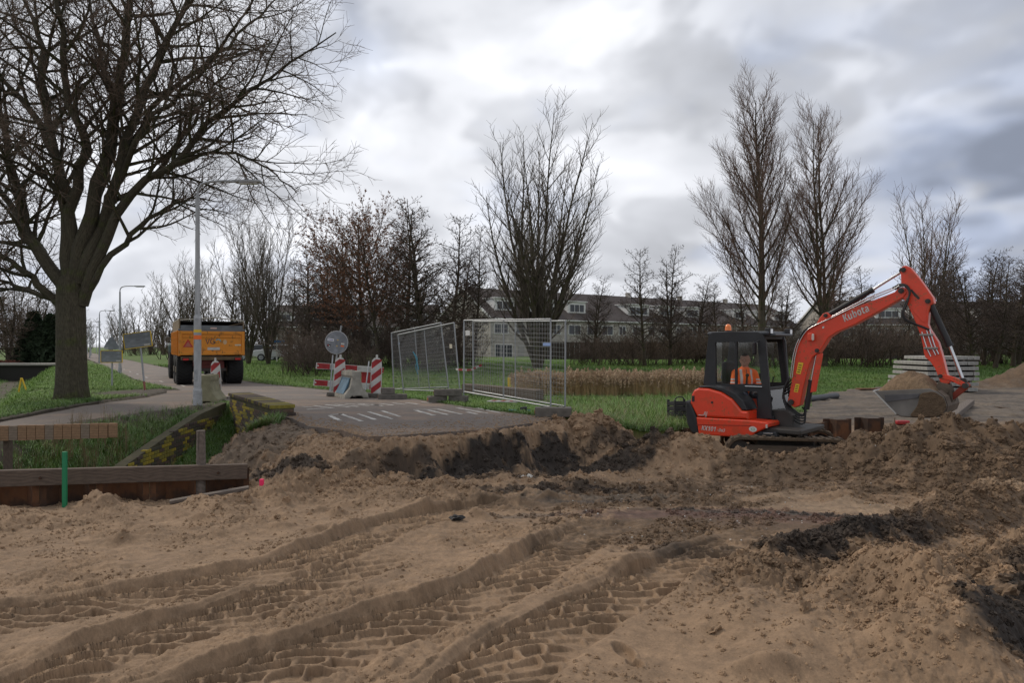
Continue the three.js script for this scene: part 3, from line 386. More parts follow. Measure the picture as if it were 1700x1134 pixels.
const willow = upright(31, 17.5, 13, .42, .72, .009, { r: .15, dome: true }), coneA = upright(8, 18.5, 1, 0, 1.2, .0085, { ang: .6, len: .43, lift: .8 }), coneB = upright(91, 17.5, 2, .16, .95, .0085, { ang: .62, len: .43, lift: .8 }), vase = upright(57, 13, 7, .32, .8, .011, { r: .14 });
const alderA = alder(3, 10, 1.25), alderB = alder(14, 10, 1.15), oak = alder(66, 12, 1, { p: (p) => .22 + .5 * smooth(8, 3, p.y) * smooth(-.6, .5, n3(p.x * .5, p.y * .5, p.z * .5) + .2) });
const bushA = bush(5, 2.8, 9), bushB = bush(6, 3.4, 8), farTree = upright(77, 13, 5, .3, .5, .022, { r: .14 });
const cones = M(.045, .033, .03, .95), dryLeaf = new THREE.MeshPhysicalMaterial({ color: new THREE.Color().setRGB(.21, .092, .045), roughness: .9, transmission: .3, thickness: 0 });
function plant(proto, name, label, group, px, d, topPx, mats, turn, wide = 1) { // a tree on its spot, as tall as the photograph shows it
  const x = (px - CX) / F * d, y = ground(x, d), top = EYE + (HZ - topPx) / F * d, h = proto.h ??= (proto.crown.computeBoundingBox(), proto.trunk.computeBoundingBox(), Math.max(proto.crown.boundingBox.max.y, proto.trunk.boundingBox.max.y)), s = (top - y) / h;
  const g = planted(name, label, group, x, y, -d, proto.trunk, proto.crown, mats[0], mats[1], proto.tuft ? [[mats[3] ?? 'cone_tufts', proto.tuft, mats[2] ?? cones]] : []); g.scale.set(s * wide, s, s * wide); g.rotation.y = turn; return g;
}
const PB = [bark, twigs.grey], CB = [bark, twigs.red], AB = [barkDark, twigs.dark, cones];
plant(willow, 'willow_tree', 'tall bare willow with a fan of many stems behind the wire fence panels', null, 893, 40, 140, PB, .4, 1.22);
plant(coneA, 'poplar_tree', 'tallest bare cone-shaped tree with one straight stem behind the excavator cab', null, 1262, 41, 100, CB, 0, 1.05);
plant(coneB, 'poplar_tree', 'tall bare tree with two pointed tops behind the raised red boom', null, 1368, 42, 136, CB, 1.1, 1.05);
plant(vase, 'poplar_tree', 'bare many-stemmed tree beyond the elbow of the red digger arm', null, 1540, 58, 293, CB, .5, 1.0);
plant(vase, 'poplar_tree', 'left of two bare grey many-stemmed trees past the dump trailer', null, 413, 55, 335, PB, 2.3, .95);
plant(vase, 'poplar_tree', 'right of two bare grey many-stemmed trees past the dump trailer', null, 446, 52, 330, PB, 4.1, .9);
plant(oak, 'oak_tree', 'oak keeping rust brown winter leaves behind the round sign', null, 632, 41, 308, [bark, twigs.brown, dryLeaf, 'dry_leaves'], .6, .92);
plant(alderB, 'oak_tree', 'dark twiggy tree between the leafy brown oak and the willow', null, 705, 40, 318, [barkDark, twigs.brown, cones], .9, 1.2);
const mid = 'bare trees of the belt behind the verge';
for (const [px, d, top, w, proto, label] of [
  [520, 44, 398, 1.15, alderA, 'dark bare alder left of the leafy brown oak'], [548, 48, 392, 1.2, alderB, 'bare alder touching the left edge of the leafy oak'], [604, 50, 350, 1.2, alderA, 'bare alder rising behind the leafy brown oak'], [668, 48, 345, 1.2, alderA, 'bare alder close behind the right edge of the oak'], [742, 46, 350, 1.2, alderA, 'bare alder left of the willow stems'], [760, 50, 410, 1.2, alderB, 'low bare alder left of the willow foot'], [498, 52, 415, 1.3, alderA, 'bare alder between the grey trees and the oak'], [1155, 50, 455, 1.3, alderB, 'low bare alder right of the coned pair'], [1240, 50, 450, 1.3, alderA, 'low bare alder behind the straight cone-shaped tree'], [1390, 50, 430, 1.3, alderB, 'bare alder behind the boom bend'], [575, 46, 368, 1.1, alderB, 'bare alder half hidden by the leafy brown oak'], [785, 44, 372, .8, alderA, 'thin bare alder between the oak and the willow'],
  [1070, 42, 412, 1.1, alderA, 'dark coned alder right of the willow, in front of the terrace'], [1112, 44, 402, 1.0, alderB, 'dark coned alder beside its twin in front of the terrace'],
  [985, 50, 455, 1.1, alderB, 'low dark alder at the foot of the willow'], [1195, 48, 470, 1.2, alderA, 'low dark alder left of the straight cone-shaped tree'], [1300, 46, 455, 1.2, alderB, 'low dark alder between the two tall cone-shaped trees'], [1445, 50, 440, 1.1, alderA, 'dark alder under the red boom elbow']])
  plant(proto, 'alder_tree', label, mid, px, d, top, AB, px * .7, w);
for (const [px, d, top, w, k] of [[1600, 46, 418, 1.1, 0], [1632, 43, 412, 1.0, 1], [1662, 47, 420, 1.1, 0], [1690, 44, 412, 1.1, 1], [1728, 46, 405, 1.2, 0], [1575, 50, 440, 1.1, 1], [1500, 52, 470, 1.2, 0], [1770, 45, 420, 1.2, 1], [1645, 52, 425, 1.2, 0], [1710, 52, 420, 1.2, 1], [1615, 40, 425, 1.2, 1], [1650, 40, 430, 1.3, 0], [1680, 41, 425, 1.3, 1], [1590, 54, 430, 1.4, 0], [1560, 48, 455, 1.3, 1], [1530, 46, 470, 1.3, 0]])
  plant(k ? alderB : alderA, 'alder_tree', 'dense dark alder in the thicket behind the concrete beam stack', 'alders in the thicket behind the beam stack', px, d, top, AB, px * 1.3, w);
for (const [px, d, top, w, k] of [[310, 95, 412, 1.1, 0], [272, 110, 455, 1.2, 1], [345, 80, 425, 1.0, 1], [375, 66, 440, 1.2, 2], [330, 72, 470, 1.3, 2], [480, 58, 430, 1.1, 2], [225, 130, 492, 1.5, 1], [205, 150, 503, 1.5, 0], [185, 170, 515, 1.4, 2], [250, 120, 478, 1.2, 2], [150, 190, 528, 1.6, 1], [130, 180, 520, 1.5, 0]])
  plant([vase, farTree, alderA][d > 100 ? 1 : k], 'roadside_tree', 'bare tree in the row lining the far road', 'bare trees lining the far road', px, d, top, [bark, twigs.grey], px * .9, w);
for (const [px, d, top, w, k] of [[10, 60, 470, 1.5, 0], [60, 66, 480, 1.4, 1], [-40, 58, 440, 1.5, 1], [95, 75, 490, 1.4, 0], [35, 75, 455, 1.5, 2], [-90, 60, 430, 1.6, 0], [80, 90, 480, 1.5, 2], [15, 82, 470, 1.6, 1], [120, 100, 500, 1.4, 0]])
  plant([alderA, alderB, vase][k], 'woodland_tree', 'dark bare tree in the wood across the lawn ditch', 'bare trees in the wood across the lawn ditch', px, d, top, [barkDark, twigs.brown, cones], px * .5, w);
{ // undergrowth of the tree belt, each bush its own
  const rnd = rngOf(900);
  const rows = [[488, 790, 42, 545, 26], [950, 1200, 44, 562, 20], [1180, 1520, 43, 552, 26], [1560, 1720, 42, 560, 14], [470, 760, 38, 575, 14], [360, 480, 75, 555, 8], [270, 400, 80, 560, 8], [185, 300, 118, 566, 10]];
  rows.forEach(([x0, x1, d0, top, n], row) => { for (let i = 0; i < n; i++) { const px = lerp(x0, x1, (i + rnd()) / n), d = d0 + (rnd() - .3) * 7, x = (px - CX) / F * d, t = top + (rnd() - .5) * 40; if (onRoad(x, d) || x < lut(ROAD_R, d) + 3) continue;
    const g = thing('bush', ['leafless brown bush under the leafy oak', 'leafless brown bush in front of the terrace', 'leafless brown bush behind the red boom', 'leafless brown bush in the thicket behind the beam stack', 'low leafless bush on the verge beside the round sign', 'leafless bush by the parked cars', 'leafless bush beside the far road', 'leafless bush at the far end of the road'][row], 'bush', [x, ground(x, d), -d], rnd() * 6, `leafless bushes, stretch ${'abcdefgh'[row]}`), p = rnd() < .5 ? bushA : bushB, s = (EYE + (HZ - t) / F * d - ground(x, d)) / 3.1; g.scale.set(s * 1.3, s, s * 1.3); part('stems', p.trunk, barkDark, g); part('twigs', p.crown, rnd() < .4 ? twigs.brown : twigs.dark, g); } });
}
{ // two dark conifers on the far lawn
  const rnd = rngOf(71), make = (H, R) => { const w = new Wood(), t = new Wood(); t.tube([V(0, -.2, 0), V(0, H, 0)], [.22, .03], 7); for (let k = 0; k < 2600; k++) { const h = Math.pow(rnd(), .8) * H, r = R * (1 - h / H) * (.45 + .6 * Math.sqrt(rnd())) + .15, a = rnd() * 6.28; w.leaf(V(Math.cos(a) * r, h, Math.sin(a) * r), .28 + .2 * rnd(), rnd); } return [t.get(), w.get()]; };
  for (const [px, d, top, R] of [[57, 62, 520, 2.0], [86, 62, 525, 1.9]]) { const x = (px - CX) / F * d, y = ground(x, d), g = thing('conifer', 'dense dark green conifer behind the big bare trunk', 'tree', [x, y, -d], 0, 'dark conifers behind the big trunk'), [t, w] = make(EYE + (HZ - top) / F * d - y, R); part('trunk', t, barkDark, g); part('crown', w, M(.018, .033, .012, .9), g); }
}
// ---------- materials of made things ----------
const noisy = (n, o, lo, hi, size = 256) => gridTex(size, (u, v) => clamp(lerp(lo, hi, .5 + .5 * tileNoise(u, v, n, o) * 1.6)));
const blotch = noisy(6, 5, .62, 1), fineSpeck = noisy(60, 3, .7, 1);
const woodTex = gridTex(512, (u, v) => { const w = tileNoise(u, v * .5, 3, 3) * .25, g = Math.sin((v + w * .22) * 120 + tileNoise(u, v, 4, 3) * 5) * .5 + .5; return .60 + .18 * g + .22 * tileNoise(u * .25, v, 64, 3); });
const wood = { tan: M(.34, .205, .115, .85, { map: woodTex }), grey: M(.155, .115, .088, .9, { map: woodTex }), pale: M(.28, .215, .16, .9, { map: woodTex }), old: M(.2, .165, .14, .9, { map: woodTex }) };
const rustTex = gridTex(512, (u, v) => { const a = smooth(-.3, .45, tileNoise(u, v, 5, 5)), b = tileNoise(u, v * .3, 40, 3); return [lerp(.40, .9, a) + .12 * b, lerp(.30, .52, a) + .1 * b, lerp(.26, .30, a) + .08 * b]; });
const rust = M(.16, .12, .09, .88, { map: rustTex, bumpMap: blotch, bumpScale: .006 }), rustDark = M(.095, .075, .06, .88, { map: rustTex });
const concrete = M(.36, .345, .30, .9, { map: blotch, bumpMap: fineSpeck, bumpScale: .004 }), concreteDark = M(.17, .155, .135, .92, { map: blotch, bumpMap: fineSpeck, bumpScale: .004 }), mossy = M(.27, .255, .16, .92, { map: blotch, bumpMap: fineSpeck, bumpScale: .004 });
const galv = M(.42, .44, .46, .45, { metalness: .55, map: blotch }), galvDull = M(.46, .475, .49, .55, { metalness: .2, map: blotch }), signBack = M(.27, .29, .32, .55, { metalness: .25, map: blotch });
const paint = { white: M(.68, .67, .64, .55, { map: blotch }), red: M(.42, .022, .026, .5, { map: blotch }), yellow: M(.75, .5, .03, .5), orange: M(.85, .16, .02, .5), blue: M(.02, .27, .62, .5), green: M(.01, .2, .085, .5), pink: M(.9, .03, .14, .5), black: M(.018, .018, .02, .55) };
function boxUV(g, s = 1) { // texture in metres on the three planes
  const k = g.index ? g.toNonIndexed() : g; const p = k.attributes.position, n = k.attributes.normal, uv = new Float32Array(p.count * 2);
  for (let i = 0; i < p.count; i++) { const ax = Math.abs(n.getX(i)), ay = Math.abs(n.getY(i)), az = Math.abs(n.getZ(i)), [a, b] = ay > ax && ay > az ? [p.getX(i), p.getZ(i)] : ax > az ? [p.getZ(i), p.getY(i)] : [p.getX(i), p.getY(i)]; uv[i * 2] = a / s; uv[i * 2 + 1] = b / s; } k.setAttribute('uv', new THREE.BufferAttribute(uv, 2)); return k; }
function worn(sx, sy, sz, amp = .008, seed = 1, r = .015) { const g = new RoundedBoxGeometry(sx, sy, sz, 3, r), p = g.attributes.position; for (let i = 0; i < p.count; i++) { const x = p.getX(i), y = p.getY(i), z = p.getZ(i); p.setXYZ(i, x + amp * n3(x * 7 + seed, y * 7, z * 7), y + amp * n3(x * 7, y * 7 + seed, z * 7 + 9), z + amp * n3(x * 7 + 5, y * 7, z * 7 + seed)); } g.computeVertexNormals(); return boxUV(g, .7); }
const bar = (a, b, w, h, amp = 0) => { const d = b.clone().sub(a), g = boxUV(box(d.length(), h, w, 0, 0, 0, Math.min(w, h) * .12), .9); g.applyMatrix4(new THREE.Matrix4().makeBasis(d.clone().normalize(), V(0, 0, 0).crossVectors(V(0, 0, 0).crossVectors(d, V(0, 1, 0)).normalize(), d).normalize(), V(0, 0, 0).crossVectors(d, V(0, 1, 0)).normalize())); const m = a.clone().add(b).multiplyScalar(.5); return g.translate(m.x, m.y, m.z); };

// ---------- sheet pile wall with its timber waling, on the left ----------
{
  const phi = Math.atan2(9.47 - 5.49, -3.62 + 14), g = thing('sheet_pile_wall', 'rusty steel sheet pile wall holding the sand back from the ditch', 'retaining wall', [-3.62, 0, -9.47], phi);
  const prof = (w, dp, th) => { const o = [[0, 0], [w * .12, 0], [w * .28, dp], [w * .72, dp], [w * .88, 0], [w, 0]]; return [...o, ...o.slice().reverse().map(([x, y]) => [x, y - th])]; };
  const pile = boxUV(new THREE.ExtrudeGeometry(new THREE.Shape(prof(.6, .16, .014).map(([x, y]) => new THREE.Vector2(x, y))), { depth: 1.5, bevelEnabled: false }).rotateX(-Math.PI / 2), 1.1);
  for (let i = 0; i < 14; i++) { const m = part('sheet_pile', pile, i % 3 ? rust : rustDark, g); m.position.set(-.62 - i * .604, -1.40 + .02 * n2(i, 3), .17); m.rotation.y = 0; }
  const cs = Math.cos(phi), sn = Math.sin(phi), loc = (x, d, y) => { const ex = x + 3.62, ez = -d + 9.47; return V(ex * cs - ez * sn, y, ex * sn + ez * cs); };
  const a = loc(-11.5, 6.45, .35), b = loc(-3.66, 9.453, .058), wl = thing('timber_waling', 'long weathered timber beam along the top of the rusty sheet piling', 'beam', [-3.62, 0, -9.47], phi);
  a.z = b.z = .235; const beam = bar(a, b, .09, .2); { const p = beam.attributes.position; for (let i = 0; i < p.count; i++) p.setY(i, p.getY(i) + .012 * n2(p.getX(i) * 1.3, 3)); } part('beam', beam, wood.grey, wl);
  for (const x of [-.4, -2.4, -4.4]) part('bolt', cyl(.018, .018, .03, 8).rotateX(Math.PI / 2).translate(x, b.y + (a.y - b.y) * (x - b.x) / (a.x - b.x), .285), rustDark, wl);
  const post = new THREE.CylinderGeometry(.055, .062, 1.25, 12, 6); { const p = post.attributes.position; for (let i = 0; i < p.count; i++) p.setX(p.count > 0 ? i : 0, p.getX(i) + .01 * n2(p.getY(i) * 3, i % 5)); post.computeVertexNormals(); }
  const q = P(341, 770, 9.2); tag(part('wooden_post', post.translate(q.x, .005, q.z + .12), wood.old), 'round grey wooden post standing behind the timber waling', 'post');
  const st = P(133, 800, 8.45); tag(part('green_stake', box(.05, .86, .035, st.x, .06, st.z + .28, .006), paint.green), 'bright green survey stake against the timber waling', 'stake');
  const pk = P(435, 826, 9.05); tag(part('pink_peg', box(.05, .34, .05, pk.x, ground(pk.x, -pk.z) - .01, pk.z, .008), paint.pink), 'short fluorescent pink peg in the sand at the end of the piling', 'peg');
  const pl = P(355, 830, 8.6), board = bar(V(pl.x - .5, ground(pl.x - .5, 8.45) + .03, -8.5), V(pl.x + .35, ground(pl.x + .35, 8.8) + .05, -8.85), .12, .04); tag(part('loose_plank', board, wood.old), 'loose sandy plank lying at the foot of the sheet piling', 'plank');
}
{ // wall of short upright boards across the ditch
  const d = 10.3, x0 = -8.25, x1 = (196 - CX) / F * d, n = 17, g = thing('board_barrier', 'low barrier of short tan upright boards beyond the sheet piling', 'barrier', [0, 0, 0]), w = (x1 - x0) / n;
  for (let i = 0; i < n; i++) { const x = x0 + (i + .5) * w, y = lerp(.425, .485, i / n); part('board', worn(w - .006, .225 + .006 * n2(i, 1), .05, .002, i, i === n - 1 ? .022 : .005).translate(x, y, -d + .004 * n2(i * 3, 2)), i % 4 === 1 ? wood.pale : wood.tan, g); }
  part('rail', box(x1 - x0 - .1, .1, .05, (x0 + x1) / 2, .44, -d - .055, .006), wood.grey, g);
  for (const x of [x0 + .56]) part('post', box(.09, 1.9, .09, x, -.5, -d - .127, .008), wood.grey, g);
}
// ---------- the brick bridge wall with its wing ----------
{
  const brickG = boxUV(new RoundedBoxGeometry(.205, .058, .1, 1, .006), .4), half = boxUV(new RoundedBoxGeometry(.098, .058, .1, 1, .006), .4), rnd = rngOf(515);
  const tones = [M(.105, .075, .06, .92, { map: blotch }), M(.075, .056, .047, .92, { map: blotch }), M(.14, .09, .065, .92, { map: blotch }), M(.085, .078, .05, .92, { map: blotch })], lichen = [M(.42, .32, .035, .95, { map: blotch }), M(.28, .235, .04, .95, { map: blotch })], mortar = M(.085, .075, .038, .95, { map: blotch });
  function wall(name, label, A, B, yTop, yBot, thick, cap) { // A to B in (x, d); the bricks face the side on the left hand of travel
    const L = Math.hypot(B[0] - A[0], B[1] - A[1]), g = thing(name, label, 'brick wall', [A[0], 0, -A[1]], Math.atan2(B[1] - A[1], B[0] - A[0])), H = .068, W = .215;
    const core = new THREE.Shape([[0.004, yBot], [L - .004, yBot], ...(Array.isArray(yTop[0]) ? [...yTop].reverse().map(([t, y]) => [clamp(t * L, .004, L - .004), y - .012]) : [])].map(([x, y]) => new THREE.Vector2(x, y)));
    part('core', boxUV(new THREE.ExtrudeGeometry(core, { depth: thick - .014, bevelEnabled: false }).translate(0, 0, -thick)), mortar, g);
    const topAt = (x) => lut(yTop.map(([t, y]) => [t * L, y]), x); let count = 0;
    for (let r = 0; ; r++) { const y = yBot + H * (r + .5); if (y > Math.max(...yTop.map((q) => q[1])) + .05) break; for (let c = 0; c < L / W + 1; c++) { const x = (c + (r & 1 ? 0 : .5)) * W; if (x < .1 || x > L - .1 || y < EYE - .19 * (A[1] + (B[1] - A[1]) * x / L) - .12 || y > topAt(x) - .035 || count >= 296) continue; count++; const v = n2(x * 1.6 + A[0], y * 3) + .5 * n2b(x * 5, y * 7), mm = v > .12 ? lichen[rnd() < .6 ? 0 : 1] : tones[Math.floor(rnd() * 4)]; const b = part('brick', brickG, mm, g); b.position.set(x, y, -.05 + .006 * (rnd() - .5)); b.rotation.set(0, (rnd() - .5) * .02, (rnd() - .5) * .012); } }
    if (cap) { for (let c = 0; c < cap.n; c++) { const b = part('coping_brick', cap.geo, n2(c * .7, 2) > .25 ? lichen[1] : tones[c % 4], g); const t = (c + .5) / cap.n; b.position.set(t * L, topAt(t * L) + .012 + .004 * rnd(), -thick / 2); b.rotation.x = (rnd() - .5) * .02; } }
    return { g, L, W, H, tones, half };
  }
  const cope = boxUV(new RoundedBoxGeometry(.066, .07, .49, 1, .007), .4);
  // parapet along the road: seen from the ditch its face runs from the far corner to the near end
  const par = wall('bridge_parapet', 'low mossy brick bridge parapet beside the cut road', [-6.87, 16.6], [-4.75, 13.5], [[0, .57], [1, .53]], -.75, .44, { n: 54, geo: cope });
  par.g.children.forEach(() => 0);
  for (let r = 0; r < 9; r++) for (let c = 0; c < 2; c++) { const b = part('brick', brickG, par.tones[(r + c * 2) % 4], par.g); b.position.set(par.L - .046, -.09 + r * .068, -.11 - c * .218 - (r & 1 ? .05 : 0)); b.rotation.y = Math.PI / 2; }
  wall('wing_wall', 'sloping brick wing wall covered in yellow lichen above the ditch', [-6.55, 11.2], [-6.9, 16.55], [[0, -.42], [.1, -.26], [.35, -.02], [.7, .28], [1, .40]], -.95, .2, null).g;
}
// ---------- street lamps ----------
function lamp(label, x, d, near) {
  const y = ground(x, d), g = thing('street_lamp', label, 'street lamp', [x, y, -d], 0, near ? undefined : 'street lamps along the far road');
  part('base', [cyl(.105, .10, .35, 16).translate(0, .17, 0), cyl(.10, .085, .08, 16).translate(0, .385, 0)], galvDull, g);
  part('pole', cyl(.083, .083, 1.75, 16).translate(0, 1.2, 0), galvDull, g);
  part('upper_pole', [cyl(.083, .062, .1, 16).translate(0, 2.12, 0), cyl(.062, .045, 2.83, 14).translate(0, 3.58, 0)], galvDull, g);
  part('arm', pipe([V(0, 4.95, 0), V(.015, 5.14, 0), V(.10, 5.27, 0), V(.28, 5.33, 0), V(.62, 5.35, 0), V(.95, 5.34, 0)], .03, 10), galvDull, g);
  const head = part('lamp_head', [box(.62, .07, .2, 1.2, 5.34, 0, .03)], galvDull, g); part('glass', box(.44, .03, .15, 1.22, 5.295, 0, .012), M(.6, .6, .6, .25), head);
  if (near) { part('tape_band', cyl(.0865, .0865, .1, 16).translate(0, 1.62, 0), paint.orange, g); part('sticker', cyl(.0855, .0855, .07, 12).scale(1, 1, 1).translate(0, 1.77, 0), paint.yellow, g); part('door', box(.07, .26, .01, .0, .72, .083, .004), galv, g); }
  return g;
}
lamp('grey street lamp with orange tape round its pole beside the brick parapet', -7.5, 16.3, true);
for (const [px, d] of [[200, 41.8], [166, 68], [150, 98], [152, 122], [146, 150], [161, 180]]) lamp('grey street lamp standing along the road beyond the dump trailer', (px - CX) / F * d, d, false);

// ---------- traffic signs seen from behind ----------
function textPlate(w, h, draw, res = 256) { const cv = document.createElement('canvas'); cv.width = res; cv.height = Math.max(16, Math.round(res * h / w)); const c = cv.getContext('2d'); draw(c, cv.width, cv.height); const t = new THREE.CanvasTexture(cv); t.colorSpace = THREE.SRGBColorSpace; return new THREE.MeshStandardMaterial({ map: t, roughness: .55 }); }
const stickerMats = [textPlate(.14, .07, (c, w, h) => { c.fillStyle = '#e8e8ea'; c.fillRect(0, 0, w, h); c.fillStyle = '#2b3c86'; c.fillRect(w * .08, h * .35, w * .84, h * .3); }, 64), textPlate(.1, .1, (c, w, h) => { c.fillStyle = '#222'; c.fillRect(0, 0, w, h); c.fillStyle = '#d33'; c.fillRect(w * .15, h * .2, w * .3, h * .3); c.fillStyle = '#eee'; c.fillRect(w * .5, h * .5, w * .35, h * .3); }, 64)];
const decal = (w, h, x, y, z) => new THREE.PlaneGeometry(w, h).translate(x, y, z);
{
  const s = thing('rectangular_sign', 'back of a tilted grey rectangular sign with yellow rim on a leaning pole', 'traffic sign', [gnd(242, 650, .2).x, .12, gnd(242, 650, .2).z]);
  s.rotation.z = .10; part('pole', cyl(.03, .03, 2.3, 10).translate(0, 1.12, 0), galv, s); part('pole_foot', cyl(.036, .036, .3, 10).translate(0, .28, 0), M(.32, .13, .1, .8), s);
  const b = part('panel', box(.92, .5, .012, 0, 1.86, .035, .004), signBack, s); b.rotation.z = .03; part('rim', [box(.95, .022, .03, 0, 2.115, .035), box(.95, .022, .03, 0, 1.605, .035), box(.022, .53, .03, -.47, 1.86, .035), box(.022, .53, .03, .47, 1.86, .035)], paint.yellow, b); part('sticker', decal(.2, .06, .3, 1.67, .0435), paint.white, b);
  part('clamp', [box(.09, .04, .05, 0, 2.0, .0, .005), box(.09, .04, .05, 0, 1.72, .0, .005)], galv, s);
  const p = gnd(187, 641, .25), t = thing('warning_sign', 'backs of a grey triangle above a grey rectangle on one straight pole', 'traffic sign', [p.x, ground(p.x, -p.z), p.z]);
  part('pole', cyl(.03, .03, 2.0, 10).translate(0, 1.0, 0), galv, t); const r = part('panel', box(.78, .44, .012, 0, 1.16, .035, .004), signBack, t); part('rim', [box(.8, .02, .03, 0, 1.385, .035), box(.8, .02, .03, 0, .935, .035), box(.02, .46, .03, -.4, 1.16, .035), box(.02, .46, .03, .4, 1.16, .035)], paint.yellow, r); part('sticker', decal(.16, .05, .26, 1.0, .0435), paint.white, r);
  part('triangle', plate(rounded([[-.36, 1.42], [.36, 1.42], [0, 1.98]]), .03, .042, .003), signBack, t); part('sticker', decal(.16, .05, -.2, 1.47, .0455), paint.white, t);
  const q = gnd(549, 654, .33), c = thing('round_sign', 'back of a round grey sign with stickers on a leaning pole', 'traffic sign', [q.x, ground(q.x, -q.z), q.z]); c.rotation.z = -.145;
  part('pole', cyl(.025, .025, 2.25, 10).translate(0, 1.12, 0), galv, c); const k = part('disc', new THREE.CylinderGeometry(.34, .34, .014, 40).rotateX(Math.PI / 2).translate(-.06, 1.72, .036), signBack, c); part('rim', new THREE.TorusGeometry(.338, .012, 6, 40).translate(-.06, 1.72, .036), galvDull, k);
  const sk = (w, h, x, y, m) => part('sticker', decal(w, h, x - .06, y, .0445), m, k); sk(.19, .07, -.18, 1.78, stickerMats[0]); sk(.1, .08, -.21, 1.6, stickerMats[1]); sk(.1, .05, .19, 1.71, paint.white); sk(.1, .04, .19, 1.64, paint.orange); sk(.03, .03, .03, 1.8, paint.yellow); sk(.03, .03, .03, 1.62, paint.yellow); part('clamp', [box(.1, .035, .05, 0, 1.86, 0, .005), box(.1, .035, .05, 0, 1.56, 0, .005)], galv, c);
}
// ---------- concrete barriers, marker panels, red and white boards ----------
function jersey(name, label, p, turn, L, m, daub) { // a short length of barrier with a flared foot and a notch under it
  const g = thing(name, label, 'concrete barrier', [p.x, p.y, p.z], turn), half = [[.12, .74], [.13, .62], [.11, .56], [.17, .3], [.31, .12], [.33, 0], [.2, 0], [.13, .07]];
  const s = boxUV(plate([...half, ...half.slice().reverse().map(([x, y]) => [-x, y])], -L / 2, L / 2, .02), .8), a = s.attributes.position; for (let i = 0; i < a.count; i++) a.setXYZ(i, a.getX(i) + .008 * n3(a.getX(i) * 6, a.getY(i) * 6, a.getZ(i) * 6), a.getY(i), a.getZ(i) + .008 * n3(a.getZ(i) * 6, a.getX(i) * 6, 3)); s.computeVertexNormals(); part('block', s, m, g); part('lifting_slot', box(.1, .06, L * .5, 0, .735, 0, .02), concreteDark, g);
  if (daub) part('paint_daub', plate([[-.16, .33], [-.125, .55], [-.108, .55], [-.30, .135], [-.31, .12]].map(([x, y]) => [x - .012, y + .006]), -L * .36, L * .34, .002), M(.10, .20, .29, .7, { map: blotch }), g); return g;
}
function stripes(name, label, x, y, z, tilt, turn) { // upright marker panel with slanting red stripes
  const g = thing(name, label, 'marker panel', [x, y, z], turn, undefined); g.rotation.z = tilt; const w = .27, h = 1.02, b = part('panel', plate(rounded([[-w / 2 - .02, .03], [w / 2 + .02, .03], [w / 2 + .02, h + .07], [-w / 2 - .02, h + .07]], 2), -.02, .02, .006), paint.white, g);
  for (let k = -1; k < 4; k++) { const y0 = .06 + k * .36, lo = .06, hi = h + .03, cut = (pts) => { let o = pts; for (const [f, s] of [[lo, 1], [hi, -1]]) { const r = []; o.forEach((p, i) => { const q = o[(i + 1) % o.length], a = (p[1] - f) * s, e = (q[1] - f) * s; if (a >= 0) r.push(p); if (a * e < 0) { const t = a / (a - e); r.push([lerp(p[0], q[0], t), lerp(p[1], q[1], t)]); } }); o = r; } return o; }, c = cut([[-w / 2, y0], [w / 2, y0 + .22], [w / 2, y0 + .4], [-w / 2, y0 + .18]]); if (c.length > 2) part('stripe', new THREE.ShapeGeometry(new THREE.Shape(c.map(([x, y]) => new THREE.Vector2(x, y)))).translate(0, 0, .0235), paint.red, b); }
  part('handle', box(.06, .1, .03, 0, h + .11, 0, .012), paint.white, g); part('foot', worn(.72, .11, .32, .01, x).translate(.05, .045, 0), concreteDark, g); return g;
}
{
  const J = gnd(349, 667, .3); J.y = .27; jersey('concrete_barrier', 'mossy concrete barrier block beside the lamp post, striped marker on it', J, .18, .95, mossy);
  const s = stripes('marker_panel', 'red and white striped marker half sunk behind the mossy concrete barrier', J.x - .09, .28, J.z - .62, .03, .1); s.scale.set(.85, .98, .85);
  const K = gnd(583, 659, .34); K.y = .33; jersey('concrete_barrier', 'concrete barrier block daubed with blue paint between the striped markers', K, .5, 1.15, concrete, true);
  const a = gnd(564, 656, .34), b = gnd(624, 658, .34);
  stripes('marker_panel', 'striped marker panel leaning on the blue daubed barrier', a.x, .33, a.z + .16, -.06, .15); stripes('marker_panel', 'striped marker panel right of the blue daubed barrier', b.x, .33, b.z, -.03, .1);
  const bd = thing('board_fence', 'two red and white traffic boards on thin legs behind the striped markers', 'barrier', [0, 0, 0]), d = 22.2;
  for (const [x0, y0, x1, y1] of [[525, 604, 637, 614], [521, 632, 634, 642]]) { const A = P(x0, y0 + 3, d - .2), B = P(x1, y1 + 1, d + .6), n = 5, rail = part('board', bar(A, B, .025, .2), paint.white, bd); for (let k = 0; k < n; k += 2) part('red_field', bar(A.clone().lerp(B, k / n + .015).add(V(0, 0, .0)), A.clone().lerp(B, (k + 1) / n), .033, .175), paint.red, rail); for (const t of [.03, .97]) part('reflector', new THREE.SphereGeometry(.03, 10, 6).translate(...A.clone().lerp(B, t).add(V(0, 0, .02)).toArray()), paint.white, rail); }
  for (const [tx, ty, bx, by] of [[553, 590, 548, 652], [613, 600, 607, 648]]) part('leg', rod(P(tx, ty, d + .1), P(bx, by, d - .5), .022, 8), galv, bd);
  part('crate', box(.28, .42, .2, P(608, 625, d + .7).x, .72, -d - .7, .03), paint.red, bd);
}
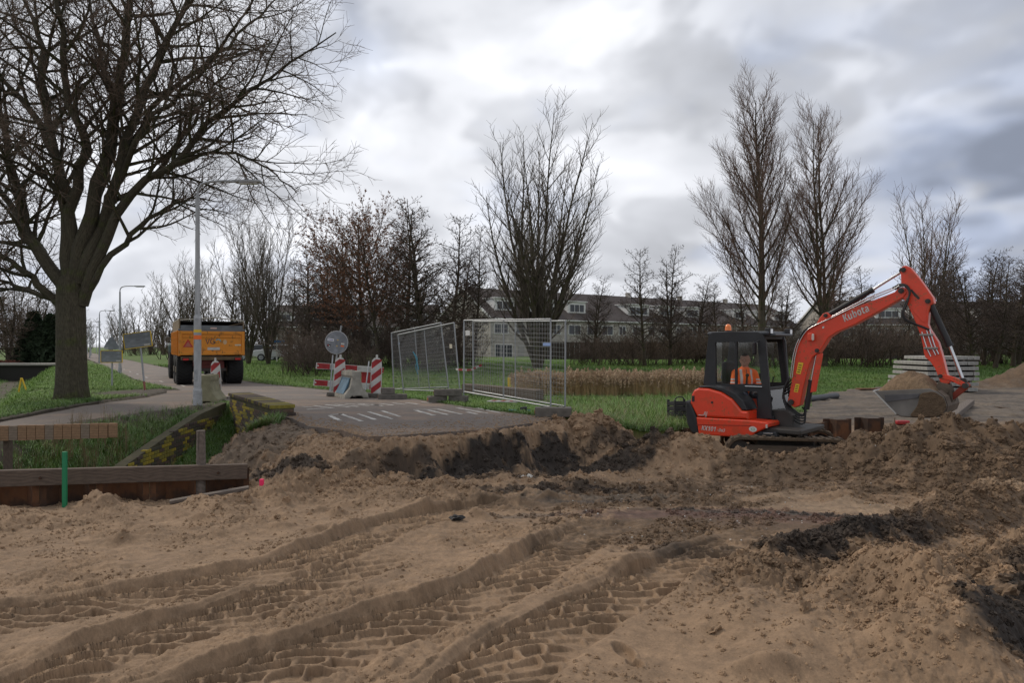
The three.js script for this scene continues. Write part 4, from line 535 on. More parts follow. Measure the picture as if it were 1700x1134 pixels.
function footBlock(label, x, y, z, turn, sy = .17, sx = .68, grp) { const g = thing('concrete_block', label, 'concrete block', [x, y, z], turn, grp); part('block', worn(sx, sy, .24, .008, x * 3 + z).translate(0, sy / 2, 0), concreteDark, g); for (const t of [-.3, -.1, .12, .3]) part('socket', cyl(.024, .024, .012, 10).translate(t * sx, sy + .002, .0), M(.03, .028, .025, .9), g); part('end_mark', box(.012, .07, .1, -sx / 2 - .004, sy * .5, 0, .003), M(.3, .1, .045, .85), g); return g; }
{
  const p = gnd(652, 663, .34); footBlock('concrete fence foot beside the right striped marker', p.x, .345, p.z, .1, .14, .75); footBlock('small concrete block set on top of the fence foot by the striped marker', p.x - .12, .49, p.z, .15, .16, .36);
  const q = gnd(744, 668, .35); footBlock('left lower concrete foot under the stacked fence feet', q.x - .28, .352, q.z, .35, .16, .46); footBlock('right lower concrete foot under the stacked fence feet', q.x + .26, .352, q.z - .03, -.2, .16, .46); footBlock('topmost concrete foot of the stack between the fence pairs', q.x, .515, q.z, .08, .17, .7);
  const r = gnd(914, 690, .37); footBlock('concrete fence foot at the broken edge of the road', r.x + .05, .35, r.z, -.06, .19, .72);
  const bl = gnd(865, 683, .356), t = thing('blue_level', 'bright blue tool with a black middle lying by the fence foot', 'tool', [bl.x, .355, bl.z], -.22); part('handle', [box(.22, .03, .05, -.16, .02, 0, .008), box(.07, .03, .05, .17, .02, 0, .008)], paint.blue, t); part('clamp', worn(.14, .1, .1, .015, 4, .02).translate(.06, .05, 0), paint.black, t);
  const bo = gnd(836, 668, .356), f = thing('fallen_board', 'red and white board lying flat under the fence', 'board', [bo.x, .36, bo.z], -.35); part('panel', box(.78, .03, .3, 0, .02, 0, .008), paint.white, f); for (let k = -1; k < 2; k++) part('stripe', decal(.12, .29, 0, 0, 0).rotateX(-Math.PI / 2).translate(k * .24, .0365, 0), paint.red, f);
  const yp = P(845, 632, 22.6); tag(part('yellow_marker', box(.09, .62, .06, yp.x, .4, yp.z, .01), paint.yellow), 'yellow pipeline marker post standing in the reeds behind the fence', 'marker post');
  const A = gnd(772, 646, .25), B = gnd(896, 660, .15); tag(part('long_beam', bar(V(A.x, .28, A.z), V(B.x, .26, B.z + .6), .3, .34), wood.grey), 'long dark timber beam lying in the grass behind the fence', 'beam');
}
// ---------- site fence panels ----------
function fence(label, bl, br, tl, tr, dv, dh, extra) { // frame of tubes with a welded wire mesh between
  const g = thing('fence_panel', label, 'fence panel', [0, 0, 0]), q = (u, v) => bl.clone().lerp(br, u).lerp(tl.clone().lerp(tr, u), v), L = bl.distanceTo(br);
  part('post', rod(bl.clone().lerp(tl, -.03), tl, .021, 10), galv, g); part('post', rod(br.clone().lerp(tr, -.03), tr, .021, 10), galv, g); part('top_rail', rod(tl, tr, .02, 10), galv, g); part('bottom_rail', rod(q(0, .03), q(1, .03), .02, 10), galv, g); part('middle_post', rod(q(.5, .03), q(.5, 1), .014, 8), galv, g);
  const w = new Wood(), n = Math.round(L / dv), m = Math.round(1.9 / dh); for (let i = 1; i < n; i++) w.tube([q(i / n, .03), q(i / n, 1)], [.0021, .0021], 4); for (let j = 1; j < m; j++) w.tube([q(0, .03 + .97 * j / m), q(1, .03 + .97 * j / m)], [.0023, .0023], 4); part('wire_mesh', w.get(), M(.3, .305, .31, .6, { metalness: .3 }), g);
  for (const [u, v, sw, sh, m2] of extra) { const nrm = V(0, 0, 0).crossVectors(br.clone().sub(bl), tl.clone().sub(bl)).normalize(), c = q(u, v).addScaledVector(nrm, .024), s = part('label_plate', box(sw, sh, .004), m2, g); s.position.copy(c); s.quaternion.setFromUnitVectors(V(0, 0, 1), nrm); } return g;
}
{
  const tagWhite = M(.7, .7, .68, .6), tagBlue = M(.3, .42, .7, .6), W2 = (px, py, d) => P(px, py, d);
  fence('front wire fence panel of the right pair, white label at its left post', W2(770, 654, 18.1), W2(914, 680, 15.3), W2(770.5, 532, 18.1), W2(914, 530, 15.3), .1, .1, [[.06, .83, .2, .13, tagWhite], [.97, .72, .26, .07, tagBlue]]);
  fence('rear wire fence panel of the right pair, showing past the front one', W2(786, 652, 18.6), W2(938, 679, 15.7), W2(785, 534, 18.6), W2(938.5, 533, 15.7), .1, .1, []);
  fence('leaning front wire fence panel of the left pair', W2(654, 649, 23.2), W2(745, 646, 20.4), W2(650, 553, 23.2), W2(732, 536, 20.4), .055, .21, [[.17, .8, .12, .06, tagBlue]]);
  fence('leaning rear wire fence panel of the left pair, cream label near its top', W2(670, 650, 22.6), W2(764, 654, 19.7), W2(661, 556, 22.6), W2(754, 536, 19.7), .055, .21, [[.93, .68, .14, .12, M(.7, .64, .5, .6)]]);
  const t = thing('barrier_tape', 'red and white barrier tape tied between the two fence pairs', 'tape', [0, 0, 0]), pts = [P(757, 613, 19.4), P(768, 614, 18.3), P(783, 614, 18), P(790, 610, 17.9), P(800, 606, 17.8)]; const c = new THREE.CatmullRomCurve3(pts); for (let k = 0; k < 8; k++) part('band', bar(c.getPoint(k / 8), c.getPoint((k + 1) / 8), .008, .055), k % 2 ? paint.red : paint.white, t);
  const rg = thing('blue_rope', 'frayed blue plastic strip hanging in the left fence mesh', 'rope', [0, 0, 0]), rp = [P(686, 584, 21.5), P(690, 592, 21.5), P(693, 604, 21.5), P(695, 614, 21.5)]; part('strand', [pipe(rp, .02, 6), pipe(rp.map((p, i) => p.clone().add(V(.06 * Math.sin(i * 2), -.05 * i, 0))), .012, 5)], M(.1, .3, .4, .7), rg);
}
// ---------- the red mini excavator: x forward, z to its right-hand side, which we see ----------
const EX = { x: 4.99, z: -13.2, y: -.40, a: 42 * Math.PI / 180 };
{
  const c = Math.cos(EX.a), s = Math.sin(EX.a), fx = c, fz = s, rx = -s, rz = c;
  const L = (px, py, w) => { const a = (px - CX) / F, t = (w + EX.x * rx + EX.z * rz) / (a * rx - rz), X = a * t - EX.x, Z = -t - EX.z; return [X * fx + Z * fz, EYE - (py - HZ) / F * t - EX.y]; };   // a pixel on the machine's upright plane w
  const z2 = (w) => (l) => l.map(([x, y]) => L(1100 + x / 4.3625, 520 + y / 4.3625, w)), z3 = (w) => (l) => l.map(([x, y]) => L(1280 + x / 4.05, 430 + y / 4.05, w));
  const p3 = (w, x, y) => V(...z3(w)([[x, y]])[0], w), p2 = (w, x, y) => V(...z2(w)([[x, y]])[0], w);
  const dirt = gridTex(512, (u, v) => { const k = smooth(.1, .5, tileNoise(u, v, 7, 5)), q = smooth(.25, .4, tileNoise(u, v, 33, 3)) * smooth(-.2, .3, tileNoise(u, v, 4, 2)), f = .95 + .06 * tileNoise(u, v, 50, 2); return [f * lerp(1, .82, k) * lerp(1, .55, q), f * lerp(.62, .72, k) * lerp(1, 1.7, q), f * lerp(.5, .62, k) * lerp(1, 2, q)]; });
  const red = new THREE.MeshPhysicalMaterial({ color: new THREE.Color().setRGB(.74, .082, .024), roughness: .42, clearcoat: .35, clearcoatRoughness: .35, map: dirt });
  const black = M(.022, .024, .028, .55, { map: blotch }), rubber = M(.03, .028, .026, .9), steel = M(.62, .63, .65, .22, { metalness: .9 }), hose = M(.015, .015, .016, .5), darkSteel = M(.07, .065, .06, .6, { metalness: .4, map: blotch }), clay = M(.26, .175, .105, .95, { map: grain }), mudSteel = M(.13, .10, .075, .85, { map: blotch });
  const glass = new THREE.MeshPhysicalMaterial({ color: 0xf4f8f8, roughness: .03, transmission: 1, thickness: 0, ior: 1.5 });
  const g = thing('excavator', 'red mini excavator with a black cab lifting a loaded bucket', 'excavator', [EX.x, EX.y, EX.z], -EX.a);
  const uv = (q) => boxUV(q, 1.3);
  // --- undercarriage, turned a little against the upper works
  { const u = new THREE.Group(); u.name = 'undercarriage'; u.rotation.y = 29 * Math.PI / 180; u.position.x = .22; g.add(u);
    const frame = part('frame', [box(1.0, .2, .9, 0, .36, 0, .04), cyl(.36, .36, .14, 24).translate(0, .5, 0)], darkSteel, u); frame.name = 'frame';
    for (const w of [-.68, .68]) {
      const R = .235, H2 = .83, belt = []; const loopPts = []; for (let k = 0; k < 20; k++) { const a = Math.PI / 2 + k / 19 * Math.PI; loopPts.push([-H2 + Math.cos(a) * R, .26 + Math.sin(a) * R]); } for (let k = 0; k < 20; k++) { const a = -Math.PI / 2 + k / 19 * Math.PI; loopPts.push([H2 + Math.cos(a) * R, .26 + Math.sin(a) * R]); }
      const shape = new THREE.Shape(loopPts.map(([x, y]) => new THREE.Vector2(x, y))), hole = new THREE.Path(loopPts.map(([x, y]) => new THREE.Vector2(x * .965, .26 + (y - .26) * .84))); shape.holes.push(hole);
      const t = part('track', uv(new THREE.ExtrudeGeometry(shape, { depth: .3, bevelEnabled: true, bevelSize: .008, bevelThickness: .01, bevelSegments: 1 }).translate(0, 0, w - .15)), M(.16, .115, .075, .95, { map: grain, bumpMap: grainBump, bumpScale: .02 }), u);
      const lugs = []; for (let k = 0; k < 34; k++) { const per = 4 * H2 + 2 * Math.PI * R, q = k / 34 * per; let x, y, a; if (q < 2 * H2) { x = -H2 + q; y = .26 + R + .012; a = 0; } else if (q < 2 * H2 + Math.PI * R) { const b = (q - 2 * H2) / R; a = -b; x = H2 + Math.sin(b) * (R + .012); y = .26 + Math.cos(b) * (R + .012); } else if (q < 4 * H2 + Math.PI * R) { x = H2 - (q - 2 * H2 - Math.PI * R); y = .26 - R - .012; a = 0; } else { const b = (q - 4 * H2 - Math.PI * R) / R; a = -b; x = -H2 - Math.sin(b) * (R + .012); y = .26 - Math.cos(b) * (R + .012); } lugs.push(box(.05, .03, .29).rotateZ(a).translate(x, y, w)); } part('lugs', lugs, M(.13, .095, .065, .95, { map: grain }), t);
      part('sprocket', [cyl(.17, .17, .1, 18).rotateX(Math.PI / 2).translate(-H2, .26, w), cyl(.08, .08, .26, 14).rotateX(Math.PI / 2).translate(-H2, .26, w)], darkSteel, u); part('idler', [cyl(.16, .16, .1, 18).rotateX(Math.PI / 2).translate(H2, .26, w), cyl(.06, .06, .24, 14).rotateX(Math.PI / 2).translate(H2, .26, w)], darkSteel, u);
      for (const x of [-.45, -.15, .15, .45]) part('roller', cyl(.07, .07, .2, 14).rotateX(Math.PI / 2).translate(x, .15, w), darkSteel, u); part('side_beam', box(1.5, .14, .16, 0, .28, w, .03), mudSteel, u);
    }
  }
  // --- upper works
  const W = .74;
  part('turntable', [box(2.2, .1, 1.3, -.3, .60, 0, .03)], darkSteel, g);
  part('counterweight', uv(plate(rounded(z2(W)([[158, 700], [162, 630], [198, 640], [246, 755], [262, 882], [206, 872], [170, 800]])), -.74, W, .05)), black, g);
  const hoodOutline = z2(W)([[196, 650], [204, 590], [222, 556], [255, 541], [330, 545], [420, 572], [500, 622], [548, 680], [570, 706], [616, 712], [616, 770], [246, 750]]);
  const hood = part('engine_hood', uv(plate(hoodOutline, .28, W, .05)), red, g); part('hood_rear', uv(plate(z2(W)([[203, 655], [215, 590], [255, 555], [330, 560], [420, 600], [500, 640], [500, 745], [246, 745]]), -.72, .275, .03)), red, g);
  part('hood_trim', uv(plate(z2(W)([[255, 528], [330, 526], [430, 540], [520, 582], [578, 640], [606, 702], [568, 705], [546, 676], [496, 618], [420, 569], [330, 542], [252, 538]]), .22, W - .03, .02)), black, g);
  part('vent', uv(plate(z2(W)([[210, 598], [230, 598], [230, 640], [210, 640]]), W - .01, W + .006, .002)), paint.black, hood); { const [x, y] = z2(W)([[357, 646]])[0]; part('lock', cyl(.022, .022, .012, 12).rotateX(Math.PI / 2).translate(x, y, W + .004), paint.black, hood); }
  const skirt = part('side_skirt', uv(plate(z2(W)([[244, 753], [616, 773], [752, 790], [766, 802], [764, 824], [700, 856], [672, 868], [640, 903], [262, 881]]), -.2, W + .02, .03)), red, g); part('groove', uv(plate(z2(W)([[248, 804], [640, 812], [640, 817], [248, 809]]), W + .018, W + .024, .001)), M(.25, .02, .006, .5), skirt);
  part('step', uv(plate(z2(W)([[650, 890], [700, 858], [820, 862], [830, 905], [640, 905]]), .2, W, .02)), black, g); part('grab_plate', uv(plate(z2(W)([[730, 866], [798, 868], [798, 877], [730, 875]]), W, W + .015, .003)), steel, g); part('marker_lamp', uv(plate(z2(W)([[748, 806], [762, 806], [762, 832], [748, 832]]), W + .018, W + .035, .004)), M(.5, .45, .42, .3), skirt);
  { const oval = new THREE.CircleGeometry(1, 28), [x, y] = z2(W + .02)([[652, 840]])[0]; part('oval_badge', oval.scale(.075, .05, 1).translate(x, y, W + .024), M(.6, .62, .58, .4), skirt); part('oval_print', new THREE.RingGeometry(.45, .8, 20).scale(.05, .03, 1).translate(x, y, W + .0255), M(.3, .42, .3, .5), skirt); }
  const font = await new FontLoader().loadAsync('fonts/droid/droid_sans_bold.typeface.json');
  const letters = (name, text, size, m, parent, slant = 0, stretch = 1) => { const gg = new THREE.ShapeGeometry(font.generateShapes(text, size), 4); gg.applyMatrix4(new THREE.Matrix4().makeShear(0, 0, slant, 0, 0, 0)); gg.scale(stretch, 1, 1); return part(name, gg, m, parent); };
  { const [x, y] = z2(W)([[280, 845]])[0]; const a = letters('model_lettering', 'KX101', .088, paint.white, skirt, .25, .86); a.position.set(x, y, W + .0235); a.rotation.z = -.015; const b = letters('model_lettering', '-3α3', .06, M(.55, .5, .48, .5), skirt, .25, .9); b.position.set(x + .335, y, W + .0235); const [ax, ay] = z2(W)([[285, 742]])[0], e = letters('dealer_lettering', 'AJ', .085, paint.white, hood, .3, .7); e.position.set(ax + .02, ay, W + .0035); const f = part('dealer_line', new THREE.PlaneGeometry(.1, .012), paint.white, hood); f.position.set(ax - .03, ay + .008, W + .0035); }
  // --- cab: posts and rails round real openings, glass set in them
  const cr = .30, cl = -.70, cabTop = z2(cr)([[500, 140]])[0][1], cy = z2(cr)([[500, 515]])[0][1], cx0 = z2(cr)([[330, 300]])[0][0], cx1 = z2(cr)([[716, 170]])[0][0], low = z2(cr)([[700, 762]])[0][1], cxr = z2(cr)([[300, 515]])[0][0], cxf = z2(cr)([[790, 760]])[0][0];
  const cab = new THREE.Group(); cab.name = 'cab'; g.add(cab);
  const side = z2(cr)([[300, 515], [330, 220], [338, 165], [362, 142], [500, 136], [690, 138], [728, 158], [745, 200], [762, 420], [790, 762], [618, 762], [604, 700], [560, 610], [470, 550], [330, 527]]), winA = z2(cr)([[384, 212], [526, 208], [526, 512], [388, 512]]), winB = z2(cr)([[538, 208], [688, 206], [719, 515], [538, 512]]), winC = z2(cr)([[600, 572], [612, 566], [682, 566], [692, 576], [693, 688], [652, 724], [612, 690]]);
  for (const w of [cr, cl]) { const sh = new THREE.Shape(side.map(([x, y]) => new THREE.Vector2(x, y))); for (const h of w === cr ? [winA, winB, winC] : [[...winA.slice(0, 1), winB[1], winB[2], winA[3]]]) sh.holes.push(new THREE.Path(h.map(([x, y]) => new THREE.Vector2(x, y)))); part('side_frame', uv(new THREE.ExtrudeGeometry(sh, { depth: .05, bevelEnabled: true, bevelSize: .008, bevelThickness: .008, bevelSegments: 2 }).translate(0, 0, w - .025)), black, cab); }
  const pane = (pts, w) => new THREE.ShapeGeometry(new THREE.Shape(pts.map(([x, y]) => new THREE.Vector2(x, y)))).translate(0, 0, w);
  part('window', pane(winA, cr + .004), glass, cab); part('window', pane(winB, cr - .008), glass, cab); part('window', pane(winC, cr), glass, cab); part('window', pane([winA[0], winB[1], winB[2], winA[3]], cl), glass, cab);
  part('roof', [box(cx1 - cx0 + .16, .075, cr - cl + .06, (cx0 + cx1) / 2 + .06, cabTop - .02, (cr + cl) / 2, .035), box(.2, .05, .9, cx1 + .14, cabTop - .05, (cr + cl) / 2, .02)], M(.05, .058, .07, .45), cab);
  part('rear_frame', [box(.05, .32, cr - cl, cxr + .03, cy - .15, (cr + cl) / 2, .01), box(.05, .1, cr - cl, cx0 + .02, cabTop - .1, (cr + cl) / 2, .01)], black, cab); part('window', new THREE.PlaneGeometry(cr - cl - .1, cabTop - cy - .1).rotateY(Math.PI / 2).translate(cx0 - .0, (cabTop + cy) / 2, (cr + cl) / 2), glass, cab);
  part('front_frame', [rod(V(cx1 + .03, cabTop - .08, cl + .03), V(cxf, low, cl + .03), .035, 8), box(.05, .06, cr - cl, (cx1 + cxf) / 2 + .03, cy - .06, (cr + cl) / 2, .01), box(.06, .08, cr - cl, cxf, low + .02, (cr + cl) / 2, .02), box(.05, .08, cr - cl, cx1 + .02, cabTop - .1, (cr + cl) / 2, .02)], black, cab);
  { const lp = new THREE.PlaneGeometry(cr - cl - .08, cy - low - .12).rotateY(Math.PI / 2); part('window', lp.rotateZ(.12).translate(cxf - .02, (cy + low) / 2, (cr + cl) / 2), glass, cab); }
  part('floor', box(cxf - cxr, .05, cr - cl - .05, (cxr + cxf) / 2, low + .03, (cr + cl) / 2), rubber, cab);
  { const sx = cx0 + .36, sz = -.16; part('seat', [box(.46, .12, .48, sx + .08, low + .42, sz, .04), box(.12, .62, .44, sx - .15, low + .76, sz, .05)], M(.02, .02, .024, .8), cab); part('seat_base', box(.36, .34, .36, sx + .05, low + .19, sz, .03), rubber, cab); for (const q of [-.32, .32]) { part('console', box(.34, .1, .12, sx + .22, low + .58, sz + q, .03), rubber, cab); part('joystick', [rod(V(sx + .36, low + .6, sz + q), V(sx + .38, low + .8, sz + q), .018, 8), new THREE.SphereGeometry(.035, 10, 8).translate(sx + .385, low + .81, sz + q)], rubber, cab); }
    for (const q of [-.08, .12]) part('travel_lever', rod(V(cxf - .3, low + .05, sz + q), V(cxf - .18, low + .78, sz + q), .012, 6), rubber, cab);
    const jacket = tag(part('hung_jacket', worn(.06, .34, .16, .03, 3, .03).translate(0, 0, 0), M(.2, .25, .28, .9, { map: gridTex(128, (u, v) => [.5 + .5 * tileNoise(u, v, 7, 2), .5 + .5 * tileNoise(u + .3, v, 6, 2), .5 + .5 * tileNoise(u, v + .4, 8, 2)]) })), 'colourful cloth hanging behind the driver in the excavator cab', 'cloth'); const jx = cx0 + .14, jz = -.1; jacket.position.set(EX.x + jx * fx + jz * rx, EX.y + cy + .22, EX.z + jx * fz + jz * rz); jacket.rotation.y = -EX.a; }
  part('handle', [rod(V(winB[3][0] - .12 + .3, cy - .025, cr + .05), V(winB[2][0] + .02, cy - .025, cr + .05), .011, 8)], steel, cab);
  { const [x, y] = z2(cr)([[410, 112]])[0]; const b = part('beacon', [cyl(.075, .07, .04, 16).translate(x, cabTop + .03, -.1)], paint.black, cab); part('beacon_lens', [cyl(.065, .06, .07, 16).translate(x, cabTop + .085, -.1), new THREE.SphereGeometry(.06, 16, 8, 0, 6.3, 0, 1.57).translate(x, cabTop + .12, -.1)], new THREE.MeshPhysicalMaterial({ color: new THREE.Color().setRGB(.9, .22, .03), roughness: .2, clearcoat: .5 }), b); }
  for (const [x, z] of [[.10, .22], [.16, -.62]]) { const w = part('work_light', [box(.11, .12, .14, cx1 + x, cabTop + .02, z, .025), rod(V(cx1 + x - .04, cabTop - .07, z), V(cx1 + x - .02, cabTop, z), .02, 8)], paint.black, cab); part('lens', box(.012, .085, .1, cx1 + x + .058, cabTop + .015, z, .004), M(.65, .68, .7, .12, { metalness: .4 }), w); }
  { const [x, y] = z2(cr + .12)([[666, 255]])[0]; part('mirror', [box(.05, .24, .13, x, y, cr + .14, .03), rod(V(x, y + .1, cr + .12), V(x + .06, y + .17, cr + .0), .01, 6)], paint.black, cab); }
  part('swing_frame', [uv(plate(z2(.2)([[790, 700], [900, 700], [940, 740], [945, 830], [910, 900], [830, 905], [780, 860]]), -.18, .22, .02)), cyl(.1, .1, .42, 14).translate(...p2(.02, 905, 800).toArray())], darkSteel, g);
  // --- boom, arm, link, bucket
  const bw = .11; const boomPts = z3(bw)([[106, 962], [122, 900], [150, 720], [160, 600], [178, 545], [215, 488], [300, 440], [320, 400], [345, 368], [372, 358], [405, 388], [828, 222], [850, 195], [880, 190], [902, 205], [905, 232], [885, 258], [720, 352], [560, 440], [440, 490], [380, 530], [345, 588], [318, 628], [275, 660], [250, 720], [215, 860], [190, 985], [150, 1000]]);
  const boom = part('boom', uv(plate(boomPts, -bw, bw, .014)), red, g);
  part('foot_pin', cyl(.05, .05, .34, 14).rotateX(Math.PI / 2).translate(...p3(0, 150, 960).toArray()), darkSteel, g);
  const pin = (x, y, w, r, parent) => part('pin', [cyl(r, r, .03, 16).rotateX(Math.PI / 2).translate(...p3(w, x, y).setZ(w + .012).toArray()), cyl(r * .5, r * .5, .05, 12).rotateX(Math.PI / 2).translate(...p3(w, x, y).setZ(w + .014).toArray())], darkSteel, parent);
  pin(365, 380, bw, .035, boom); pin(872, 214, bw, .045, boom); pin(308, 616, bw, .038, boom);
  { const q = p3(bw, 268, 525); part('boom_light', [box(.09, .15, .08, q.x, q.y, bw + .04, .02)], red, boom); part('lens', box(.05, .13, .05, q.x + .045, q.y - .005, bw + .055, .02), M(.6, .55, .5, .15), boom); }
  { const ta = p3(bw, 488, 425), tb = p3(bw, 662, 350); const t = letters('maker_lettering', 'Kubota', .135, paint.white, boom, .12, 1); t.geometry.computeBoundingBox(); const len = t.geometry.boundingBox.max.x, want = Math.hypot(tb.x - ta.x, tb.y - ta.y); t.scale.set(want / len, .95, 1); t.position.set(ta.x, ta.y, bw + .0035); t.rotation.z = Math.atan2(tb.y - ta.y, tb.x - ta.x); }
  { const st = (pts, k) => { const q = z3(bw)(pts); const b = part('warning_sticker', pane(q, bw + .0025), paint.yellow, boom); for (let i = 1; i < 5; i++) { const a = i / 5, e = a + .07; part('print', pane([[lerp(q[0][0], q[3][0], a) * .82 + lerp(q[1][0], q[2][0], a) * .18, lerp(q[0][1], q[3][1], a) * .82 + lerp(q[1][1], q[2][1], a) * .18], [lerp(q[0][0], q[3][0], a) * .2 + lerp(q[1][0], q[2][0], a) * .8, lerp(q[0][1], q[3][1], a) * .2 + lerp(q[1][1], q[2][1], a) * .8], [lerp(q[0][0], q[3][0], e) * .2 + lerp(q[1][0], q[2][0], e) * .8, lerp(q[0][1], q[3][1], e) * .2 + lerp(q[1][1], q[2][1], e) * .8], [lerp(q[0][0], q[3][0], e) * .82 + lerp(q[1][0], q[2][0], e) * .18, lerp(q[0][1], q[3][1], e) * .82 + lerp(q[1][1], q[2][1], e) * .18]], bw + .004), paint.black, b); } }; st([[182, 694], [216, 699], [196, 775], [166, 770]]); st([[164, 838], [190, 842], [177, 898], [150, 893]]); part('small_sticker', pane(z3(bw)([[343, 454], [356, 452], [354, 466], [341, 467]]), bw + .003), paint.white, boom); }
  const arm = part('arm', uv(plate(z3(.09)([[866, 75], [876, 52], [900, 44], [932, 56], [1000, 140], [1040, 195], [1086, 262], [1092, 296], [1068, 312], [1056, 360], [1050, 440], [1062, 470], [1120, 560], [1150, 660], [1178, 770], [1198, 832], [1175, 846], [1140, 842], [1100, 740], [1070, 695], [1032, 660], [1024, 635], [1018, 590], [1000, 510], [968, 425], [920, 320], [884, 262], [902, 200], [872, 165]]), -.09, .09, .014)), red, g);
  { const inner = z3(.09)([[955, 300], [1040, 330], [1040, 430], [1010, 420], [945, 340]]); part('side_plate', uv(plate(rounded(inner), .088, .1, .004)), red, arm); } pin(887, 74, .09, .04, arm); pin(1052, 284, .09, .04, arm); pin(1136, 788, .09, .034, arm);
  part('cable_slot', uv(plate(z3(.09)([[930, 205], [945, 205], [998, 262], [988, 274], [960, 250]]), .086, .096, .003)), darkSteel, arm);
  const ram = (name, a, m, b, r0, r1, w) => { const A = p3(w, ...a), Mi = p3(w, ...m), B = p3(w, ...b), t = part(name, [rod(A, Mi, r0, 16), rod(Mi.clone().lerp(A, .06), Mi, r0 * 1.18, 16)], paint.black, g); part('ram_rod', rod(Mi, B, r1, 14), steel, t); part('ram_eye', cyl(r0 * 1.1, r0 * 1.1, .1, 14).rotateX(Math.PI / 2).translate(B.x, B.y, w), darkSteel, t); return t; };
  ram('arm_ram', [372, 382], [684, 205], [884, 80], .048, .024, 0); ram('bucket_ram', [1062, 292], [1200, 588], [1290, 822], .05, .026, 0); const br = ram('boom_ram', [236, 1010], [270, 815], [306, 622], .05, .027, .02); part('ram_guard', uv(plate(z3(.06)([[308, 640], [347, 632], [347, 652], [302, 892], [264, 898], [276, 815]]), .055, .085, .008)), red, br);
  part('bucket_link', uv(plate(z3(.08)([[1128, 792], [1140, 778], [1165, 774], [1240, 798], [1320, 842], [1312, 860], [1290, 862], [1200, 816], [1140, 806]]), .07, .1, .008)), red, g); part('bucket_link', uv(plate(z3(-.08)([[1128, 792], [1140, 778], [1165, 774], [1240, 798], [1320, 842], [1312, 860], [1290, 862], [1200, 816], [1140, 806]]), -.1, -.07, .008)), red, g);
  part('push_link', [uv(plate(z3(.05)([[1285, 840], [1320, 830], [1334, 850], [1310, 880], [1222, 948], [1192, 925]]), -.05, .06, .012))], M(.3, .045, .022, .7, { map: blotch }), g); part('link_pin', cyl(.045, .045, .3, 14).rotateX(Math.PI / 2).translate(...p3(0, 1310, 850).toArray()), darkSteel, g);
  part('quick_coupler', [uv(plate(rounded(z3(.1)([[1135, 840], [1190, 838], [1215, 880], [1215, 990], [1160, 1010], [1120, 930]])), -.12, .12, .02)), cyl(.05, .05, .34, 12).rotateX(Math.PI / 2).translate(...p3(0, 1180, 880).toArray()), cyl(.045, .045, .34, 12).rotateX(Math.PI / 2).translate(...p3(0, 1160, 985).toArray())], mudSteel, g);
  // bucket: end plates, a bent shell and a cutting lip
  const B0 = z3(.5), prof = B0([[690, 888], [762, 962], [840, 1042], [872, 1056], [960, 1062], [1060, 1064], [1120, 1058], [1165, 1032], [1180, 990], [1160, 930], [1110, 890], [1060, 872]]), top = B0([[1060, 872], [690, 888]]);
  const bk = new THREE.Group(); bk.name = 'bucket'; g.add(bk); const bz0 = -.5, bz1 = .5;
  const nsteel = M(.21, .2, .185, .5, { metalness: .4, map: blotch });
  for (const [z, m] of [[bz1, nsteel], [bz0, mudSteel]]) part('end_plate', uv(plate(prof, z - .014, z + .014, .004)), m, bk);
  { const shell = prof.slice(0, 11), pos = [], ix = []; shell.forEach(([x, y], i) => { const a = shell[Math.max(0, i - 1)], b = shell[Math.min(shell.length - 1, i + 1)], l = Math.hypot(b[0] - a[0], b[1] - a[1]), nx = (b[1] - a[1]) / l * .014, ny = -(b[0] - a[0]) / l * .014; for (const [z, o] of [[bz0 + .01, 1], [bz1 - .01, 1], [bz1 - .01, -1], [bz0 + .01, -1]]) pos.push(x + nx * o, y + ny * o, z); if (i) for (let k = 0; k < 4; k++) { const p = (i - 1) * 4 + k, q = (i - 1) * 4 + (k + 1) % 4; ix.push(p, q, p + 4, q, q + 4, p + 4); } }); let s2 = new THREE.BufferGeometry(); s2.setAttribute('position', new THREE.Float32BufferAttribute(pos, 3)); s2.setIndex(ix); s2 = s2.toNonIndexed(); s2.computeVertexNormals(); part('shell', uv(s2), mudSteel, bk); }
  part('lip', [rod(V(prof[0][0], prof[0][1], bz0 - .02), V(prof[0][0], prof[0][1], bz1 + .02), .02, 6), bar(V(prof[0][0], prof[0][1], bz1 + .012), V(prof[2][0], prof[2][1], bz1 + .012), .03, .02)], M(.52, .52, .51, .35, { metalness: .7 }), bk);
  part('caked_dirt', uv(plate(rounded(B0([[1000, 902], [1090, 890], [1160, 930], [1180, 990], [1160, 1035], [1110, 1060], [960, 1062], [930, 1052], [985, 985]])), bz1 + .008, bz1 + .034, .01)), M(.17, .115, .07, .95, { map: grain, bumpMap: grainBump, bumpScale: .02 }), bk); part('wear_strip', uv(plate(B0([[762, 912], [1000, 905], [985, 935], [770, 962]]), bz1 + .01, bz1 + .028, .004)), M(.14, .14, .15, .5, { metalness: .4, map: blotch }), bk);
  { const ears = B0([[1090, 830], [1160, 850], [1190, 960], [1165, 1010], [1110, 960], [1070, 880]]); for (const z of [-.13, .13]) part('ear', uv(plate(ears, z - .015, z + .015, .004)), mudSteel, bk); }
